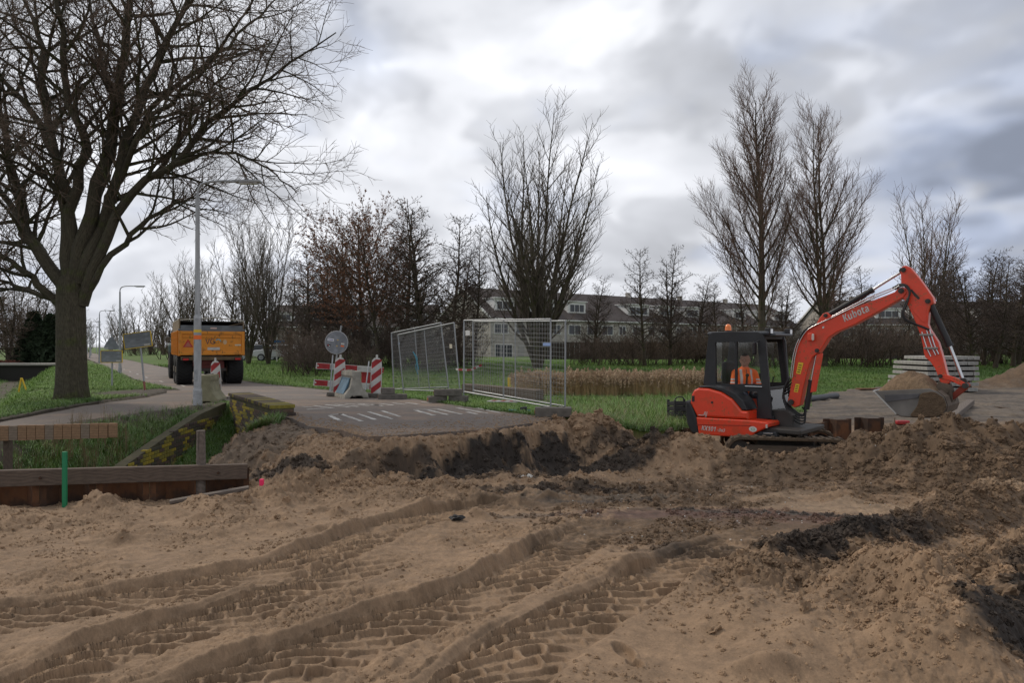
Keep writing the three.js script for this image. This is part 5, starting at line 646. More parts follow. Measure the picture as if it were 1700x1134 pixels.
  { // the load: heaped damp sand
    const nx = 40, nz = 32, x0 = prof[0][0] + .03, x1 = prof[10][0] - .02, yb = Math.min(prof[0][1], top[0][1]) - .03, pos = [], ix = [], peak = (z3(.0)([[925, 752]])[0][1] - yb) * 1.12; for (let j = 0; j <= nz; j++) for (let i = 0; i <= nx; i++) { const u = i / nx, v = j / nz, x = lerp(x0, x1, u), z = lerp(bz0 + .02, bz1 - .02, v), e = Math.min(1, Math.pow(Math.sin(Math.PI * clamp(u * .96 + .02)), .75)) * Math.pow(Math.sin(Math.PI * clamp(v)), .55); pos.push(x, yb + peak * e * (.86 + .16 * fbm(x * 4, z * 4, 4)) + .03 * billow(x * 13, z * 13, 3), z); } for (let j = 0; j < nz; j++) for (let i = 0; i < nx; i++) { const a = j * (nx + 1) + i; ix.push(a, a + nx + 1, a + 1, a + 1, a + nx + 1, a + nx + 2); } const q = new THREE.BufferGeometry(); q.setAttribute('position', new THREE.Float32BufferAttribute(pos, 3)); q.setIndex(ix); q.computeVertexNormals(); if (q.attributes.normal.getY(500) < 0) { q.index.array.reverse(); q.computeVertexNormals(); }
    { const p = q.attributes.position, t = new Float32Array(p.count * 2); for (let i = 0; i < p.count; i++) { t[i * 2] = p.getX(i); t[i * 2 + 1] = p.getZ(i); } q.setAttribute('uv', new THREE.BufferAttribute(t, 2)); }
    const m = tag(part('sand_load', q, M(.33, .225, .135, .95, { map: grain, bumpMap: grainBump, bumpScale: .02 })), 'heap of damp sand filling the raised excavator bucket', 'sand'); m.position.set(EX.x, EX.y, EX.z); m.rotation.y = -EX.a; }
  // hoses and steel lines
  const H = (pts, r, m = hose, name = 'hose') => part(name, pipe(pts.map(([x, y, w]) => p3(w, x, y)), r, 7), m, g);
  H([[128, 800, .125], [150, 640, .125], [175, 560, .125], [225, 490, .125], [300, 445, .125], [395, 400, .125]], .012, steel, 'steel_line'); H([[140, 800, .145], [163, 640, .145], [188, 560, .145], [238, 482, .145], [310, 437, .145]], .01, steel, 'steel_line'); H([[400, 398, .12], [560, 320, .12], [700, 255, .12], [800, 215, .12], [860, 180, .12]], .012, steel, 'steel_line'); H([[405, 388, .06], [560, 305, .06], [700, 240, .06], [815, 195, .06]], .012, steel, 'steel_line');
  H([[815, 195, .08], [870, 170, .12], [915, 185, .14], [930, 230, .14], [900, 300, .15], [880, 370, .15], [900, 410, .14], [970, 440, .12], [1060, 475, .11]], .017); H([[830, 205, .1], [885, 178, .13], [925, 215, .15], [915, 290, .16], [890, 350, .16], [895, 395, .15], [950, 430, .13], [1030, 460, .11]], .014); H([[190, 540, .13], [215, 490, .14], [250, 460, .13], [300, 435, .12]], .02);
  for (let k = 0; k < 5; k++) H([[128 + k * 6, 790 + k * 20, .1], [92 - k * 4, 850 + k * 20, .16 - k * .05], [80 + k * 8, 940 + k * 10, .18 - k * .05], [150 + k * 14, 1080 - k * 8, .15 - k * .05], [215 + k * 5, 1110 - k * 22, .08 - k * .03], [232 - k * 6, 1000, .05]], .016);
  { const armLine = (o) => H([[1010 + o, 490 - o * .3, .105], [1045 + o, 600 - o * .3, .105], [1070 + o, 655 - o * .3, .105]], .011, steel, 'steel_line'); armLine(0); armLine(32); armLine(52); for (const [x, y] of [[1050, 510], [1082, 600]]) { const q = p3(.1, x, y); part('line_clamp', box(.2, .035, .04, q.x - .02, q.y, .112, .008).rotateZ(0), M(.25, .24, .22, .5, { metalness: .5 }), arm); } }
}
// ---------- tractor with a tipping trailer, driving off ----------
{
  const T = P(353, 640, 28), g = thing('dump_trailer', 'orange high-sided dump trailer with broad black tyres on the road', 'trailer', [T.x, roadY(28) - .02, T.z], .505);
  const dirtyOrange = M(.72, .265, .022, .55, { map: gridTex(512, (u, v) => { const k = smooth(.2, .55, tileNoise(u, v, 9, 5)), q = smooth(.32, .5, tileNoise(u, v * .4, 30, 3)); return [lerp(1, .5, k * .7) * lerp(1, .4, q), lerp(1, .55, k * .7) * lerp(1, .5, q), lerp(1, 1.6, k) * lerp(1, .9, q)]; }) }), tarp = M(.028, .03, .03, .8), grey = M(.16, .18, .2, .6, { map: blotch }), dusty = M(.25, .18, .11, .85, { map: blotch }), tyreM = M(.016, .016, .017, .85), hubM = M(.33, .27, .2, .8, { map: blotch }), chassis = M(.16, .035, .03, .7, { map: blotch });
  const Wd = 1.235, uv = (q) => boxUV(q, 1.6);
  const body = part('body', [uv(box(.07, 1.05, 5.2, -Wd + .035, 1.72, -2.65, .01)), uv(box(.07, 1.05, 5.2, Wd - .035, 1.72, -2.65, .01)), uv(box(2.4, 1.05, .07, 0, 1.72, -5.22, .01)), uv(box(2.4, .08, 5.15, 0, 1.28, -2.65))], dirtyOrange, g);
  for (let k = 0; k < 7; k++) for (const s of [-1, 1]) part('side_rib', box(.06, 1.0, .09, s * (Wd + .03), 1.72, -.35 - k * .78, .012), dirtyOrange, body);
  const gate = part('tailgate', [uv(box(2.42, .94, .06, 0, 1.71, .02, .01)), uv(box(2.42, .12, .1, 0, 1.29, .04, .015)), uv(box(2.42, .12, .1, 0, 2.14, .04, .015)), uv(box(.09, .96, .1, -1.17, 1.71, .045, .012)), uv(box(.09, .96, .1, 1.17, 1.71, .045, .012)), uv(box(2.2, .05, .07, 0, 1.97, .045, .012))], dirtyOrange, g);
  part('hinge', [cyl(.04, .04, .12, 10).rotateZ(1.57).translate(-1.2, 2.25, .0), cyl(.04, .04, .12, 10).rotateZ(1.57).translate(1.2, 2.25, 0)], grey, gate);
  part('top_flap', uv(box(2.34, .24, .03, 0, 2.32, -.0, .008)), grey, g); part('side_extension', [uv(box(.05, .5, 5.1, -Wd + .03, 2.45, -2.6, .01)), uv(box(.05, .42, 5.1, Wd - .03, 2.41, -2.6, .01))], dusty, g); part('front_board', plate([[-1.2, 2.2], [1.2, 2.2], [1.2, 2.62], [.1, 2.76], [-1.2, 2.62]], -5.22, -5.18, .01), tarp, g); part('tarp_rail', [rod(V(-1.2, 2.68, -5.1), V(-1.2, 2.68, -.1), .035, 8), rod(V(1.2, 2.62, -5.1), V(1.2, 2.62, -.1), .035, 8), rod(V(-1.2, 2.64, -.08), V(.1, 2.76, -.08), .025, 8), rod(V(.1, 2.76, -.08), V(1.2, 2.64, -.08), .025, 8)], M(.34, .32, .27, .7), g); part('rolled_tarp', [uv(box(2.3, .04, 5, 0, 2.6, -2.6))], tarp, g);
  const tri = (s, z, m, parent, name) => part(name, new THREE.ShapeGeometry(new THREE.Shape([[-.5 * s, 0], [.5 * s, 0], [0, .87 * s]].map(([x, y]) => new THREE.Vector2(x, y)))).translate(-.9, 1.55 + (1 - s / .38) * .055, z), m, parent);
  const tr = tri(.38, .056, M(.5, .02, .02, .4), gate, 'warning_triangle'); tri(.25, .0585, M(.45, .13, .09, .4), tr, 'triangle_field');
  const font = await new FontLoader().loadAsync('fonts/droid/droid_sans_regular.typeface.json'); const t1 = part('lettering', new THREE.ShapeGeometry(font.generateShapes('VG', .21), 4), M(.025, .022, .06, .5), gate); t1.position.set(-.26, 1.68, .0535); part('logo_arc', new THREE.RingGeometry(.075, .11, 24, 1, .05, 2.6).translate(.22, 1.78, .0535), M(.05, .42, .55, .5), gate);
  part('label_plate', decal(.46, .11, .05, 1.49, .0535), paint.white, gate); part('label_plate', decal(.24, .055, .98, 1.64, .0535), M(.6, .55, .42, .6), gate); part('label_plate', decal(.24, .05, .05, 2.33, .0165), M(.7, .5, .45, .6), g); for (const x of [-.5, .48]) part('hand_print', new THREE.CircleGeometry(.09, 14).scale(.8, 1.1, 1).translate(x, 1.76, .0535), M(.6, .42, .25, .8), gate);
  part('rear_beam', uv(box(2.3, .16, .2, 0, 1.1, -.15, .02)), dusty, g); for (const x of [-.98, .98]) { const l = part('tail_light', box(.27, .11, .06, x, 1.06, -.02, .02), paint.black, g); part('lens', box(.22, .08, .03, x, 1.06, .02, .012), M(.5, .015, .012, .25), l); }
  part('chassis', [uv(box(.85, .28, 4.8, 0, .98, -2.7, .02)), uv(box(1.0, .3, .2, 0, .82, -.5, .02)), rod(V(-1, .62, -1.2), V(1, .62, -1.2), .09, 10), rod(V(-1, .62, -2.75), V(1, .62, -2.75), .09, 10), rod(V(0, .8, -5.2), V(0, .7, -6.6), .09, 8)], chassis, g); part('underrun_bar', box(1.1, .12, .1, .0, .62, -.25, .02), M(.05, .04, .035, .8), g);
  const wheel = (x, z, R, w, parent) => { const W = part('wheel', [new THREE.LatheGeometry([[R * .55, -w / 2], [R * .9, -w / 2], [R * .985, -w * .42], [R, -w * .3], [R, w * .3], [R * .985, w * .42], [R * .9, w / 2], [R * .55, w / 2], [R * .5, 0], [R * .55, -w / 2]].map(([a, b]) => new THREE.Vector2(a, b)), 36).rotateZ(Math.PI / 2)], tyreM, parent); W.position.set(x, R, z); const lugs = []; for (let k = 0; k < 26; k++) for (const s of [-1, 1]) { const a = (k + (s > 0 ? .5 : 0)) / 26 * 6.283; lugs.push(box(w * .46, .035, R * .1).rotateY(s * .55).translate(s * w * .23, R + .008, 0).rotateX(a)); } part('tread', lugs, tyreM, W); part('rim', [new THREE.CylinderGeometry(R * .56, R * .56, w * .9, 24).rotateZ(Math.PI / 2), new THREE.CylinderGeometry(R * .2, R * .2, w * 1.02, 14).rotateZ(Math.PI / 2)], hubM, W); return W; };
  for (const z of [-1.2, -2.75]) for (const s of [-1, 1]) wheel(s * .98, z, .62, .62, g);
  const tp = g.localToWorld(V(0, 0, 0)); g.updateMatrixWorld(true); const o = V(-.05, 0, -8.4).applyMatrix4(g.matrixWorld);
  const q = thing('tractor', 'dark green tractor pulling the orange dump trailer', 'tractor', [o.x, roadY(33) - .02, o.z], .505), green = M(.02, .06, .045, .4, { map: blotch });
  for (const s of [-1, 1]) { wheel(s * .92, .3, .85, .62, q); wheel(s * .88, -2.3, .65, .5, q); part('mudguard', plate(rounded([[-.9, 1.3], [-.55, 1.75], [.55, 1.8], [.95, 1.4], [.8, 1.38], [.45, 1.66], [-.45, 1.62], [-.75, 1.3]]), -.3, .3, .02).rotateY(Math.PI / 2).translate(s * .95, 0, .3), green, q); }
  part('cab', [box(1.6, .1, 1.5, 0, 2.82, -.1, .05), ...[[-.75, .6], [.75, .6], [-.75, -.8], [.75, -.8]].map(([x, z]) => rod(V(x, 1.4, z), V(x * .95, 2.8, z * .93), .05, 8)), box(1.7, .5, 1.5, 0, 1.25, -.1, .05)], green, q); part('window', [new THREE.PlaneGeometry(1.4, 1.2).translate(0, 2.1, .6), new THREE.PlaneGeometry(1.3, 1.2).rotateY(1.57).translate(-.74, 2.1, -.1), new THREE.PlaneGeometry(1.3, 1.2).rotateY(1.57).translate(.74, 2.1, -.1)], new THREE.MeshPhysicalMaterial({ color: 0x6f8a80, roughness: .05, transmission: .8, thickness: 0 }), q); part('bonnet', box(.85, .75, 2.1, 0, 1.45, -1.9, .1), green, q); part('mirror', box(.1, .35, .22, -1.15, 2.3, -.9, .03), paint.black, q); part('hitch', box(.5, .4, .8, 0, .75, .9, .05), chassis, q);
}
// ---------- the driver ----------
{
  const prims = [], add = (a, b, ra, rb, c) => prims.push([V(...a), V(...b), ra, rb, c]);   // x forward, y up, z to his right
  const JK = 0, SK = 1, TR = 2, HAIR = 3;
  add([0, .1, 0], [-.02, .34, 0], .15, .165, JK); add([-.02, .34, 0], [-.03, .50, 0], .165, .12, JK); add([-.03, .48, -.13], [-.03, .48, .13], .085, .085, JK); add([-.02, .54, 0], [0, .62, 0], .062, .055, SK);
  for (const s of [-1, 1]) { add([-.03, .47, s * .19], [.06, .24, s * .25], .072, .058, JK); add([.06, .24, s * .25], [.29, .22, s * .13], .056, .042, JK); add([0, .06, s * .1], [.42, .06, s * .15], .095, .075, TR); add([.42, .06, s * .15], [.47, -.36, s * .16], .072, .05, TR); add([.47, -.38, s * .16], [.62, -.42, s * .17], .05, .04, TR);
    add([.30, .215, s * .125], [.37, .20, s * .10], .034, .032, SK); for (let k = 0; k < 4; k++) add([.37, .21 - k * .016, s * (.115 - k * .004)], [.42 + (k === 1 ? .012 : 0), .185 - k * .016, s * .085], .0095, .008, SK); add([.335, .235, s * .10], [.38, .235, s * .075], .011, .009, SK); }
  const hd = (x, y, z) => { const yaw = .5; return [x * Math.cos(yaw) - z * Math.sin(yaw), y, x * Math.sin(yaw) + z * Math.cos(yaw)]; };   // the head looks over his right shoulder, at the camera
  add(hd(.0, .70, 0), hd(-.005, .765, 0), .082, .092, SK); add(hd(.055, .65, 0), hd(.02, .67, 0), .038, .06, SK); add(hd(.086, .73, 0), hd(.105, .70, 0), .012, .017, SK); for (const s of [-1, 1]) { add(hd(-.005, .735, s * .088), hd(-.005, .70, s * .086), .02, .013, SK); add(hd(.072, .752, s * .034), hd(.076, .75, s * .03), .018, .018, SK); } add(hd(.083, .665, -.02), hd(.083, .665, .02), .011, .011, SK);
  add(hd(-.03, .795, 0), hd(.012, .812, 0), .079, .062, HAIR); add(hd(-.04, .75, -.02), hd(-.04, .75, .02), .074, .074, HAIR);
  const cap = (p, a, b, ra, rb) => { const bx = b.x - a.x, by = b.y - a.y, bz = b.z - a.z, t = clamp(((p.x - a.x) * bx + (p.y - a.y) * by + (p.z - a.z) * bz) / (bx * bx + by * by + bz * bz + 1e-9)); return Math.hypot(p.x - a.x - bx * t, p.y - a.y - by * t, p.z - a.z - bz * t) - lerp(ra, rb, t); };
  const body = (lo, size, res, keep) => { const mc = new MarchingCubes(res, paint.black, false, false, 400000); mc.isolation = 0; const p = V(0, 0, 0), k = .03; for (let z = 0; z < res; z++) for (let y = 0; y < res; y++) for (let x = 0; x < res; x++) { p.set(lo.x + x / res * size, lo.y + y / res * size, lo.z + z / res * size); let d = 1e3; for (const q of prims) { if (!keep(q)) continue; const e = cap(p, q[0], q[1], q[2], q[3]), kk = Math.min(q[2], k), h = clamp(.5 + .5 * (d - e) / kk); d = lerp(d, e, h) - kk * h * (1 - h); } mc.field[x + y * res + z * res * res] = -d; } mc.update(); const n = mc.count, g = new THREE.BufferGeometry(), pos = new Float32Array(n * 3); for (let i = 0; i < n; i++) { pos[i * 3] = lo.x + (mc.positionArray[i * 3] + 1) / 2 * size; pos[i * 3 + 1] = lo.y + (mc.positionArray[i * 3 + 1] + 1) / 2 * size; pos[i * 3 + 2] = lo.z + (mc.positionArray[i * 3 + 2] + 1) / 2 * size; } g.setAttribute('position', new THREE.BufferAttribute(pos, 3)); g.setAttribute('normal', new THREE.BufferAttribute(mc.normalArray.slice(0, n * 3), 3)); return g; };
  const geo = mergeVertices((() => { const q = mergeGeometries([body(V(-.4, -.55, -.75), 1.5, 104, (q) => q[4] !== HAIR)]); q.deleteAttribute('normal'); return q; })(), 1e-4); geo.computeVertexNormals();
  const col = new Float32Array(geo.attributes.position.count * 3), pp = V(0, 0, 0), C = [[.95, .15, .02], [.42, .23, .16], [.035, .04, .06]]; for (let i = 0; i < geo.attributes.position.count; i++) { pp.fromBufferAttribute(geo.attributes.position, i); let best = 1e3, c = C[0]; for (const q of prims) { if (q[4] === HAIR) continue; const e = cap(pp, q[0], q[1], q[2], q[3]); if (e < best) { best = e; c = C[q[4]]; if (q[4] === JK) { const arm = Math.abs(pp.z) > .19, band = (pp.y > .13 && pp.y < .17) || (pp.y > .28 && pp.y < .31 && arm) || (Math.abs(Math.abs(pp.z) - .1) < .022 && pp.y > .17 && pp.y < .55 && !arm && pp.x > 0) || (arm && pp.y > .34 && pp.y < .37); if (band) c = [.55, .56, .55]; else if (pp.x > .08 && Math.abs(pp.z) < .012) c = [.05, .05, .05]; } } } col.set(c, i * 3); } geo.setAttribute('color', new THREE.BufferAttribute(col, 3));
  const c = Math.cos(EX.a), s = Math.sin(EX.a), lx = -.56, ly = 1.14, lz = -.13, g = thing('person', 'person in an orange high-visibility jacket sitting in the excavator cab', 'person', [EX.x + lx * c - lz * s, EX.y + ly, EX.z + lx * s + lz * c], -EX.a - .85);
  part('body', geo, M(1, 1, 1, .75, { vertexColors: true }), g); const hair = mergeVertices((() => { const q = body(V(-.25, .55, -.25), .5, 40, (q) => q[4] === HAIR); q.deleteAttribute('normal'); return q; })(), 1e-4); hair.computeVertexNormals(); part('hair', hair, M(.025, .018, .014, .8), g);
}
// ---------- stored materials on the right ----------
{
  const beamG = worn(.207, .125, 2.3, .006, 3, .012), lay = [0, 0, 0, 1, 1, 1, 3], d0 = 25.4, x0 = P(1478, 640, 27.5).x; let proto; const beamA = M(.5, .49, .47, .85, { map: blotch }), beamB = M(.42, .415, .39, .85, { map: blotch });
  lay.forEach((skip, r) => { for (let k = skip; k < 10; k++) { const y = .08 + r * .195, x = x0 + k * .212, z = -d0 - 1 - x * 0; const m = r === 0 && k === 0 ? (proto = part('concrete_beam', beamG, beamA)) : copyOf(proto); tag(m, `pale concrete beam in the ${['bottom', 'second', 'third', 'fourth', 'fifth', 'sixth', 'topmost'][r]} layer of the stack behind the bucket`, 'concrete beam', 'concrete beams stacked behind the bucket'); m.position.set(x + .01 * n2(k, r * 3), y + .065, z + .06 * n2(k * 2, r)); m.rotation.y = .02 * n2(r, k); if ((k + r * 3) % 4 === 0) m.material = beamB; } if (r) for (const q of [.3, 1.0, 1.75]) { const b = part('spacer_batten', box(.06, .066, 2.2, x0 + lay[r] * .212 + q * (1 - lay[r] * .05), .08 + r * .195 - .033, -d0 - 1), wood.old); tag(b, 'thin wooden batten between layers of concrete beams', 'batten', 'battens between the concrete beams'); } });
  for (const dz of [-.7, .7]) tag(part('bearer', box(2.3, .12, .14, x0 + 1.0, .06 + .0, -d0 - 1 + dz), wood.grey), dz > 0 ? 'front timber bearer under the concrete beam stack' : 'rear timber bearer under the concrete beam stack', 'bearer');
  const prof = (w, dp, th) => { const o = [[0, 0], [w * .2, 0], [w * .3, dp], [w * .72, dp], [w * .82, 0], [w, 0]]; return [...o, ...o.slice().reverse().map(([x, y]) => [x, y + th])]; };
  const stub = boxUV(new THREE.ExtrudeGeometry(new THREE.Shape(prof(.62, -.2, .02).map(([x, y]) => new THREE.Vector2(x, y))), { depth: .75, bevelEnabled: false }).rotateX(-Math.PI / 2), 1);
  for (const [px, d, t, top, label] of [[1326, 14.3, .1, .16, 'rusty sheet pile stub closest to the excavator boom foot'], [1366, 14.6, .05, .2, 'rusty sheet pile stub in the middle of the short row'], [1418, 14.7, -.05, .22, 'rusty sheet pile stub under the loaded bucket'], [1084, 15.2, .25, -.02, 'rusty sheet pile stub behind the excavator counterweight'], [1122, 15.0, .2, -.03, 'second rusty sheet pile stub behind the counterweight']]) { const x = (px - CX) / F * d, m = tag(part('sheet_pile_stub', stub, px > 1400 || px < 1100 ? rustDark : rust), label, 'sheet pile'); m.position.set(x, top - .75, -d); m.rotation.y = t; }
  const a = gnd(1320, 667, .12), b = gnd(1388, 657, .12); tag(part('black_pipe', rod(V(a.x - .3, .12, a.z), V(b.x, .12, b.z), .1, 16), M(.045, .05, .058, .5)), 'dark grey plastic pipe lying on the mud behind the boom', 'pipe');
  const pl = (label, px0, py0, px1, py1, w, h, m) => { const A = gnd(px0, py0, .05), B = gnd(px1, py1, .05); for (const q of [A, B]) q.y = ground(q.x, -q.z) + h / 2 + .01; tag(part('loose_timber', bar(A, B, w, h), m), label, 'timber'); };
  pl('squared timber lying on the mud right of the bucket', 1576, 692, 1610, 674, .2, .14, wood.old); pl('thin board at the foot of the far sand heap', 1612, 637, 1672, 634, .2, .04, M(.3, .16, .08, .9)); pl('brown board on the grass edge left of the bucket', 1424, 648, 1468, 646, .25, .05, M(.2, .1, .06, .9)); pl('long steel plate edge lying across the muddy yard', 1590, 700, 1760, 706, .3, .03, rustDark); pl('narrow dark batten half sunk in the muddy yard', 1640, 672, 1770, 688, .1, .03, wood.grey); pl('flat timber in front of the rusty stubs', 1340, 738, 1478, 718, .16, .08, rustDark);
  const rd = gnd(1497, 697, .05); tag(part('red_canister', [box(.3, .09, .14, rd.x, ground(rd.x, -rd.z) + .05, rd.z, .03)], paint.red), 'small red canister on the ground below the bucket', 'canister');
  const bx = P(1128, 688, 15.9), cr = thing('black_crate', 'black plastic crate standing on the grass behind the excavator tail', 'crate', [bx.x, ground(bx.x, 15.9) + .02, bx.z], .3), h = .42; part('base', box(.46, .04, .34, 0, .05, 0, .01), paint.black, cr); for (const [sx, sz, x, z] of [[.46, .025, 0, .16], [.46, .025, 0, -.16], [.025, .34, .22, 0], [.025, .34, -.22, 0]]) for (let k = 0; k < 3; k++) part('slat', box(sx, .085, sz, x, .14 + k * .12, z, .006), paint.black, cr); for (const [x, z] of [[-.21, -.15], [.21, -.15], [-.21, .15], [.21, .15]]) part('corner_post', box(.05, h, .05, x, .05 + h / 2, z, .01), paint.black, cr); part('handle', pipe([V(-.15, h, 0), V(-.08, h + .1, 0), V(.08, h + .1, 0), V(.15, h, 0)], .014), paint.black, cr);
  const st = gnd(1483, 716, -.1); tag(part('thin_stake', rod(V(st.x, -.2, st.z), V(st.x + .02, .2, st.z), .014, 6), wood.pale), 'thin wooden stake in the dirt beside the rusty stubs', 'stake');
  const cl = gnd(759, 871, -.22), lump = new THREE.IcosahedronGeometry(.042, 3), p = lump.attributes.position; for (let i = 0; i < p.count; i++) { const k = 1 + .5 * n3(p.getX(i) * 22, p.getY(i) * 22, p.getZ(i) * 22); p.setXYZ(i, p.getX(i) * k * 1.6, p.getY(i) * k * .7, p.getZ(i) * k); } lump.computeVertexNormals(); tag(part('tar_lump', lump.translate(cl.x, ground(cl.x, -cl.z) + .03, cl.z), M(.012, .012, .013, .6)), 'black lump of tar on the open sand', 'lump');
}
// ---------- houses, garden fences, cars beyond the trees ----------
const brickWall = M(.47, .435, .39, .92, { map: blotch }), roofM = M(.075, .06, .056, .85, { map: noisy(40, 3, .7, 1) }), whiteTrim = M(.72, .72, .71, .6), houseGlass = M(.045, .05, .058, .1);
function terrace(label, px, d, phi, units, depth = 12.8) {
  const g = thing('terraced_house', label, 'house', [(px - CX) / F * d, 0, -d], phi), U = 6, Ln = units * U, eave = 5.35, ridge = 9.3, sl = Math.atan2(ridge - eave, depth / 2);
  part('wall', boxUV(new THREE.ExtrudeGeometry(new THREE.Shape([[0, -.5], [depth, -.5], [depth, eave], [depth / 2, ridge - .15], [0, eave]].map(([x, y]) => new THREE.Vector2(x, y))), { depth: Ln, bevelEnabled: false }).rotateY(Math.PI / 2).translate(0, 0, 0), 3), brickWall, g);
  const L2 = depth / 2 / Math.cos(sl) + .5; const roof = part('roof', [box(Ln + .5, .18, L2, 0, 0, 0).rotateX(sl).translate(Ln / 2, (eave + ridge) / 2 - .02, -depth / 4 + .15), box(Ln + .5, .18, L2, 0, 0, 0).rotateX(-sl).translate(Ln / 2, (eave + ridge) / 2 - .02, -depth * .75 - .15)], roofM, g);
  part('barge_board', [box(.08, .28, L2, 0, 0, 0).rotateX(sl).translate(-.29, (eave + ridge) / 2 - .02, -depth / 4 + .15), box(.08, .28, L2, 0, 0, 0).rotateX(-sl).translate(-.29, (eave + ridge) / 2 - .02, -depth * .75 - .15)], whiteTrim, roof); part('gutter', box(Ln + .5, .16, .16, Ln / 2, eave - .18, .32, .03), whiteTrim, roof);
  const win = (x, y, w, h, z, nx, parent = g) => { const f = part('window', [box(w, .07, .09, x, y - h / 2, z), box(w, .07, .09, x, y + h / 2, z), box(.07, h, .09, x - w / 2, y, z), box(.07, h, .09, x + w / 2, y, z), ...Array.from({ length: nx - 1 }, (_, i) => box(.06, h, .08, x - w / 2 + w * (i + 1) / nx, y, z))], whiteTrim, parent); part('pane', new THREE.PlaneGeometry(w - .05, h - .05).translate(x, y, z - .0), houseGlass, f); };
  for (let i = 0; i < units; i++) { const x = i * U; win(x + 1.5, 3.95, 2.1, 1.25, .045, 2); win(x + 4.4, 3.95, 1.3, 1.25, .045, 1 + (i % 2)); win(x + 1.9, 1.2, 2.6, 1.6, .045, 3); const dr = part('door', box(.95, 2.1, .08, x + 4.6, .95, .02), i % 2 ? M(.03, .07, .06, .6) : M(.3, .29, .27, .6), g); part('handle', new THREE.SphereGeometry(.05, 8, 6).translate(x + 4.25, .95, .08), galv, dr); part('downpipe', rod(V(x + .06, 0, .1), V(x + .06, eave - .2, .1), .05, 6), M(.3, .3, .3, .7), g);
    if (i % 4 !== 3) { const w = i % 3 === 1 ? 4.4 : 3.2, dm = part('dormer', [box(w, 1.75, 2.6, x + 3, 6.95, -2.55), box(w + .3, .14, 2.9, x + 3, 7.88, -2.45)], M(.68, .68, .67, .7), roof); win(x + 3, 6.95, w * .8, 1.05, -1.22, 3, g); }
    if (i % 2) part('chimney', box(.6, 1.0, .6, x, ridge + .3, -depth / 2, .02), brickWall, roof); }
  return g;
}
terrace('long pale terrace with white dormers behind the willow and alders', 815, 84, .62, 11);
terrace('pale terrace with white dormers seen under the red boom', 1395, 108, .12, 6);
terrace('pale terrace half hidden behind the leafy brown oak', 440, 122, -.06, 5);
{
  const pn = M(.06, .047, .038, .9, { map: woodTex }), bd = box(.14, 1.8, .025, 0, .9, 0);
  for (const [label, x0, x1, d] of [['dark board garden fence in front of the long terrace', 880, 1185, 68], ['dark board garden fence below the terrace under the boom', 1380, 1540, 74]]) { const g = thing('garden_fence', label, 'fence', [0, 0, 0]), a = (x0 - CX) / F * d, b = (x1 - CX) / F * d, n = Math.round((b - a) / .5); for (let i = 0; i < n; i++) { const x = a + (b - a) * (i + .5) / n, m = part('panel', boxUV(box((b - a) / n - .02, 1.75 + .06 * n2(i, 2), .04), 1.2), pn, g); m.position.set(x, ground(x, d) + .85, -d - i * .03); } }
  const shed = thing('garden_shed', 'grey garden shed under the boom beside the board fence', 'shed', [P(1465, 600, 72).x, ground(P(1465, 600, 72).x, 72), -72], .1); part('wall', box(3.4, 2.3, 2.4, 0, 1.15, 0), M(.11, .105, .1, .9, { map: woodTex }), shed); part('roof', box(3.8, .12, 2.8, 0, 2.36, 0), M(.05, .05, .05, .9), shed); part('door', box(.9, 1.9, .06, -.6, .95, 1.22), M(.16, .15, .14, .8), shed);
}
function car(label, px, d, turn, m) { const x = (px - CX) / F * d, g = thing('parked_car', label, 'car', [x, ground(x, d) + .02, -d], turn); part('body', plate(rounded([[-2.1, .35], [-2.1, .75], [-1.9, .95], [-1.15, 1.0], [-.6, 1.42], [.9, 1.46], [1.6, 1.05], [2.05, .95], [2.1, .35]], 2), -.85, .85, .08), m, g); part('window', plate(rounded([[-1.0, 1.0], [-.55, 1.36], [.85, 1.4], [1.4, 1.05]], 2), -.862, .862, .01), houseGlass, g); for (const q of [-1.3, 1.3]) for (const s of [-1, 1]) { const w = part('wheel', cyl(.32, .32, .2, 20).rotateX(Math.PI / 2).translate(q, .32, s * .78), paint.black, g); part('rim', cyl(.2, .2, .215, 14).rotateX(Math.PI / 2).translate(q, .32, s * .78), galv, w); } for (const s of [-1, 1]) part('headlight', box(.08, .14, .3, -2.08, .76, s * .62, .03), M(.7, .7, .7, .2), g); }
car('white parked car seen between the trunks beyond the trailer', 463, 60, .15, M(.62, .63, .65, .3)); car('second white parked car partly behind the first', 474, 66, .1, M(.55, .57, .6, .3)); car('dark parked car behind the grey trunks', 432, 64, .1, M(.05, .055, .06, .3));
{ const x = P(460, 597, 56), g = thing('street_name_sign', 'blue street name plate on a white post by the parked cars', 'sign', [x.x, ground(x.x, 56), x.z]); part('post', rod(V(0, 0, 0), V(0, 2.4, 0), .05, 8), paint.white, g); part('plate', box(.9, .2, .03, .25, 1.75, .06, .01), M(.02, .11, .27, .5), g); }
